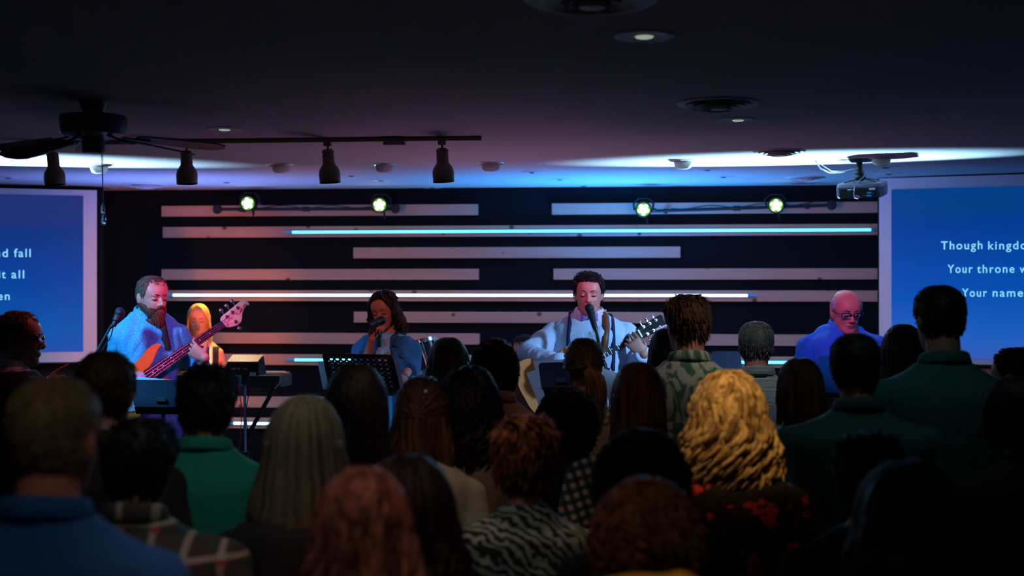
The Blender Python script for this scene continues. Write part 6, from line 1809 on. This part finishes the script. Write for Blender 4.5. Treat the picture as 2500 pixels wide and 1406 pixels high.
SPEC = [
 # label, px, top, d, kwargs
 ('man with a dark head of hair standing in front of the bass guitarist', 247, 855, 4.00, dict(hair=H('short', 102, length=0.022, thick=0.008, n=380, r=0.004), hmat=H_DKBROWN, shirt=CL['black'], collar=(CL['black'], 0.03), skin='skin_tan')),
 ('grey-haired man in a royal blue polo, nearest of all at the lower left', 112, 914, 2.62, dict(hair=H('short', 103, length=0.009, thick=0.005, n=700, r=0.003), hmat=H_GREYBR, shirt=CL['blue'], collar=(CL['blue'], 0.035), skin='skin_rosy', hs=1.0, bw=1.12, head=(-8, 0, 0))),
 ('black-haired man in a red, green and cream plaid flannel shirt', 330, 1022, 3.40, dict(hair=H('short', 104, length=0.026, thick=0.012, n=420, r=0.005), hmat=H_BLACK, shirt=CL['plaid'], collar=(CL['plaid'], 0.035), skin='skin_tan', bw=1.32, head=(-6, 3, 0))),
 ('dark-haired man in a jade green polo', 500, 893, 4.28, dict(hair=H('short', 105, length=0.028, thick=0.015, n=620, r=0.0045), hmat=H_BLACK, shirt=CL['green'], collar=(CL['green'], 0.032), sleeve='short', skin='skin_tan', bw=1.06)),
 ('woman with long straight ash-blonde hair in a black top', 738, 970, 3.58, dict(fem=True, hair=H('long', 106, length=0.27, thick=0.018, wave=0.003, n=460, flare=0.55, amin=50, r=0.009, volume=0.008), hmat=H_ASH, shirt=CL['black'], bw=1.18, hthick=0.012)),
 ('woman with long black hair in front of the perforated music stand', 866, 890, 4.22, dict(fem=True, hair=H('long', 107, length=0.34, thick=0.020, wave=0.003, n=380, flare=0.15, amin=50, r=0.009), hmat=H_BLACK, shirt=CL['black'], bw=1.05, hthick=0.012)),
 ('woman with brown half-up hair held by a small clip, in a light grey knit', 1028, 920, 4.68, dict(fem=True, hair=H('halfup', 108, length=0.33, thick=0.018, wave=0.008, n=420, flare=0.45, amin=50, r=0.008, freq=1.5), hmat=H_BROWN, shirt=CL['grey'], bw=1.10, hthick=0.012, head=(-6, 2, 0))),
 ('woman with long light brown hair, far row, right of the singer', 1095, 824, 6.20, dict(fem=True, hair=H('long', 109, length=0.27, thick=0.018, wave=0.004, n=380, flare=0.5, amin=50, r=0.007), hmat=H_LTBROWN, shirt=CL['black'], bw=1.0, hthick=0.012, head=(8, 2, 0))),
 ('woman with thick black wavy hair and a taupe cardigan, behind the half-up brown hair', 1138, 898, 4.78, dict(fem=True, hair=H('long', 110, length=0.24, thick=0.030, wave=0.014, n=420, flare=0.35, amin=45, r=0.009, volume=0.016), hmat=H_BLACK, shirt=CL['taupe'], bw=1.15, hthick=0.02)),
 ('man with short dark curly hair in a dusty rose shirt', 1207, 812, 5.50, dict(hair=H('afro', 111, length=0.022, n=900, amin=50, wave=0.006, freq=1.4, volume=0.008, r=0.005), hmat=H_BLACK, shirt=CL['rose'], collar=(CL['rose'], 0.035), bw=1.05, hthick=0.02, skin='skin_tan', head=(-5, 2, 0))),
 ('short auburn-haired person in a black and white print top', 1280, 1012, 3.90, dict(fem=True, hair=H('short', 112, length=0.040, thick=0.018, n=620, r=0.006), hmat=H_AUBURN, shirt=CL['bw'], bw=1.30, hthick=0.02, hs=1.04, head=(-4, 2, 0))),
 ('woman with a light brown ponytail and tan floral top, before the bow tie man', 1425, 823, 6.02, dict(fem=True, hair=H('pony', 113, length=0.24, thick=0.010, n=420, r=0.006, sweep=0.045), hmat=H_LTBROWN, shirt=CL['tanf'], bw=1.0, hthick=0.010, head=(-12, 3, 0))),
 ('woman with a rounded head of black curls, directly behind the short auburn hair', 1385, 922, 5.32, dict(fem=True, hair=H('afro', 114, length=0.035, n=900, amin=40, wave=0.008, freq=1.6, volume=0.038, r=0.006), hmat=H_BLACK, shirt=CL['black'], skin='skin_deep', bw=1.05, hthick=0.05)),
 ('woman with the largest head of black curls, right of centre', 1568, 1016, 3.62, dict(fem=True, hair=H('afro', 115, length=0.05, n=900, amin=40, wave=0.010, freq=1.6, volume=0.034, r=0.007), hmat=H_BLACK, shirt=CL['black'], skin='skin_deep', bw=1.15, hthick=0.05)),
 ('woman with long straight auburn hair and a teal gingham shirt', 1560, 884, 4.84, dict(fem=True, hair=H('long', 116, length=0.26, thick=0.016, wave=0.003, n=420, flare=0.12, amin=50, r=0.008), hmat=H_AUBURN, shirt=CL['gingham'], bw=1.28, hthick=0.012)),
 ('tall young man in a tropical leaf shirt, his head turned slightly left', 1683, 716, 5.92, dict(hair=H('short', 117, length=0.030, thick=0.010, n=480, r=0.004), hmat=H_BROWN, shirt=CL['leaf'], collar=(CL['leaf'], 0.035), bw=1.06, face=True, head=(24, 2, 0), sleeve='short', yaw=-4, hthick=0.012)),
 ('woman with long black hair half hidden behind the tropical shirt man', 1634, 800, 6.45, dict(fem=True, hair=H('long', 118, length=0.2, thick=0.014, wave=0.004, n=260, flare=0.15, amin=50, r=0.008), hmat=H_BLACK, shirt=CL['dark'], hthick=0.012)),
 ('grey-haired man in a grey pinstripe shirt', 1848, 782, 6.75, dict(hair=H('short', 119, length=0.020, thick=0.007, n=420, r=0.0035), hmat=H_GREY, shirt=CL['pin'], collar=(CL['pin'], 0.038), bw=1.05, head=(-10, 2, 0), skin='skin_rosy')),
 ('woman with golden wavy blonde hair and a red and black print top, strongly lit', 1782, 908, 4.32, dict(fem=True, hair=H('long', 120, length=0.22, thick=0.026, wave=0.021, n=560, flare=0.45, amin=42, r=0.011, freq=2.6, volume=0.012), hmat=H_BLONDE, shirt=CL['redb'], bw=1.22, hthick=0.022, hs=1.04)),
 ('woman with a straight brown bob, right of the golden blonde hair', 1960, 872, 5.55, dict(fem=True, hair=H('long', 121, length=0.16, thick=0.014, wave=0.003, n=420, flare=0.15, amin=50, r=0.007), hmat=H_BROWN, shirt=CL['greyb'], bw=1.05, hthick=0.012, head=(6, 2, 0))),
 ('broad man in a dark teal shirt, standing before the older guitarist in glasses', 2094, 812, 4.80, dict(hair=H('short', 122, length=0.018, thick=0.008, n=420, r=0.004), hmat=H_BLACK, shirt=CL['teal'], collar=(CL['teal'], 0.036), bw=1.30, head=(-4, 1, 0), skin='skin_tan')),
 ('tallest man, in a teal polo, his head before the right screen', 2304, 693, 5.12, dict(hair=H('short', 123, length=0.016, thick=0.007, n=420, r=0.0035), hmat=H_BLACK, shirt=CL['teal2'], collar=(CL['teal2'], 0.036), bw=1.16, head=(8, 1, 0), skin='skin_tan')),
 ('woman with long dark hair between the broad man and the tallest man', 2208, 790, 6.00, dict(fem=True, hair=H('long', 124, length=0.25, thick=0.014, wave=0.005, n=320, flare=0.3, amin=50, r=0.007), hmat=H_DKBROWN, shirt=CL['dark'], hthick=0.012, head=(-14, 2, 0))),
 ('person facing left at the right edge, below the screen', 2494, 848, 6.00, dict(hair=H('short', 125, length=0.022, thick=0.010, n=300, r=0.004), hmat=H_BLACK, shirt=CL['dark'], face=True, head=(50, 4, 0), skin='skin_tan')),
 ('dark-clothed person at the right edge in front of the red boards', 2496, 922, 4.45, dict(fem=True, hair=H('long', 126, length=0.12, thick=0.014, wave=0.006, n=260, flare=0.1, amin=55, r=0.008), hmat=H_BLACK, shirt=CL['dark'], bw=1.3, skin='skin_tan', head=(30, 3, 0))),
 ('person with long reddish brown hair in wavy strands, near the bottom edge', 880, 1143, 2.80, dict(fem=True, hair=H('long', 127, length=0.34, thick=0.022, wave=0.014, n=520, flare=0.75, amin=45, r=0.010, freq=1.6, volume=0.004), hmat=H_ROSE, shirt=CL['brown'], bw=1.1, hthick=0.018, Hadj=0)),
 ('person with long black hair just behind the reddish brown strands', 985, 1108, 3.14, dict(fem=True, hair=H('long', 128, length=0.30, thick=0.028, wave=0.010, n=420, flare=0.8, amin=45, r=0.010, volume=0.020), hmat=H_BLACK, shirt=CL['black'], bw=1.15, hthick=0.03)),
 ('person with tousled brown curls in a brick red top, at the bottom edge', 1580, 1135, 2.95, dict(fem=True, hair=H('afro', 129, length=0.045, n=900, amin=35, wave=0.012, freq=1.4, volume=0.026, r=0.007), hmat=H_BROWN, shirt=CL['red'], bw=1.25, hthick=0.04, hs=1.04)),
 ('person with loose dark brown hair near the bottom right', 2225, 1120, 2.90, dict(fem=True, hair=H('long', 130, length=0.20, thick=0.024, wave=0.012, n=420, flare=0.45, amin=45, r=0.010, volume=0.012), hmat=H_DKBROWN, shirt=CL['dark'], bw=1.2, hthick=0.025)),
 ('person with short dark hair and a visible ear, left of the loose dark brown hair', 2130, 1054, 3.62, dict(hair=H('short', 131, length=0.035, thick=0.016, n=420, r=0.006), hmat=H_DKBROWN, shirt=CL['dark'], bw=1.15, hthick=0.02, skin='skin_tan')),
]
CR = {}
for lab, px, top, d, kw in SPEC:
    kw = dict(kw); kw.pop('Hadj', None)
    kw.setdefault('hthick', 0.010)
    if kw.get('face'): kw.setdefault('vox', 0.006)
    CR[px] = person(lab, px, top, d, **kw)

# the clip in the half-up hair
c = W(1039, 956, 4.68 - 0.175)
t = thing('hair_clip', 'small round silver clip in the half-up brown hair', 'hair clip', tuple(c))
obj('pearl', MB().ell((0, 0, 0), (0.005, 0.004, 0.005)), M_INLAY, t)
obj('clasp', MB().tube([(0, 0.002, -0.004), (0.003, 0.003, -0.018), (0.004, 0.004, -0.03)], 0.002, 6), M_STEEL, t)

# yellow jacket over a chair back
cc = W(1600, 1406, 2.35)
t = thing('stacking_chair', 'chair back under the yellow jacket at the bottom edge', 'chair', (cc[0], cc[1], 0), YAW)
zt_ = W(1600, 1392, 2.35)[2]
obj('backrest', MB().box((0, 0, zt_ - 0.19), (0.42, 0.03, 0.30)), M_BLACK, t, bevel=0.01)
obj('seat', MB().box((0, 0.24, 0.45), (0.44, 0.44, 0.05)), M_BLACK, t, bevel=0.01)
for sx_, sy_ in ((-1, 0.0), (1, 0.0), (-1, 0.44), (1, 0.44)):
    top_ = zt_ - 0.05 if sy_ == 0 else 0.45
    obj('leg', MB().cyl((sx_ * 0.20, sy_, 0), (sx_ * 0.20, sy_, top_), 0.012, n=10), M_STEEL, t)
R = []
for k, (x, y, z) in enumerate([(-0.02, -0.035, -0.42), (-0.01, -0.034, -0.2), (0, -0.03, -0.03), (0, -0.018, 0.008), (0, 0.0, 0.016), (0, 0.018, 0.008), (0, 0.03, -0.03), (0, 0.034, -0.18)]):
    row = []
    for j in range(25):
        u = j / 24 - 0.5
        row.append((u * 0.22 * (1 if k > 2 else 1.15), y + 0.004 * math.sin(j * 1.3 + k), zt_ - 0.016 + z * (0.6 if z > 0 else 1) + 0.002 * math.sin(j * 0.8) + 0.010 * u - 0.10 * max(0, abs(u) - 0.28)))
    R.append(np.array(row))
V = np.concatenate(R); F = [(i * 25 + j, i * 25 + j + 1, (i + 1) * 25 + j + 1, (i + 1) * 25 + j) for i in range(7) for j in range(24)]
j_ = obj('jacket', MB().add(V, F), cloth('mustard_yellow_cloth', (0.85, 0.42, 0.02)), None, loc=(cc[0] - 0.012, cc[1], 0), ang=0)
j_.rotation_euler = (0, 0, YAW)
m_ = j_.modifiers.new('s', 'SOLIDIFY'); m_.thickness = 0.004
tag(j_, 'mustard yellow jacket draped over a chair back at the bottom edge', 'jacket')
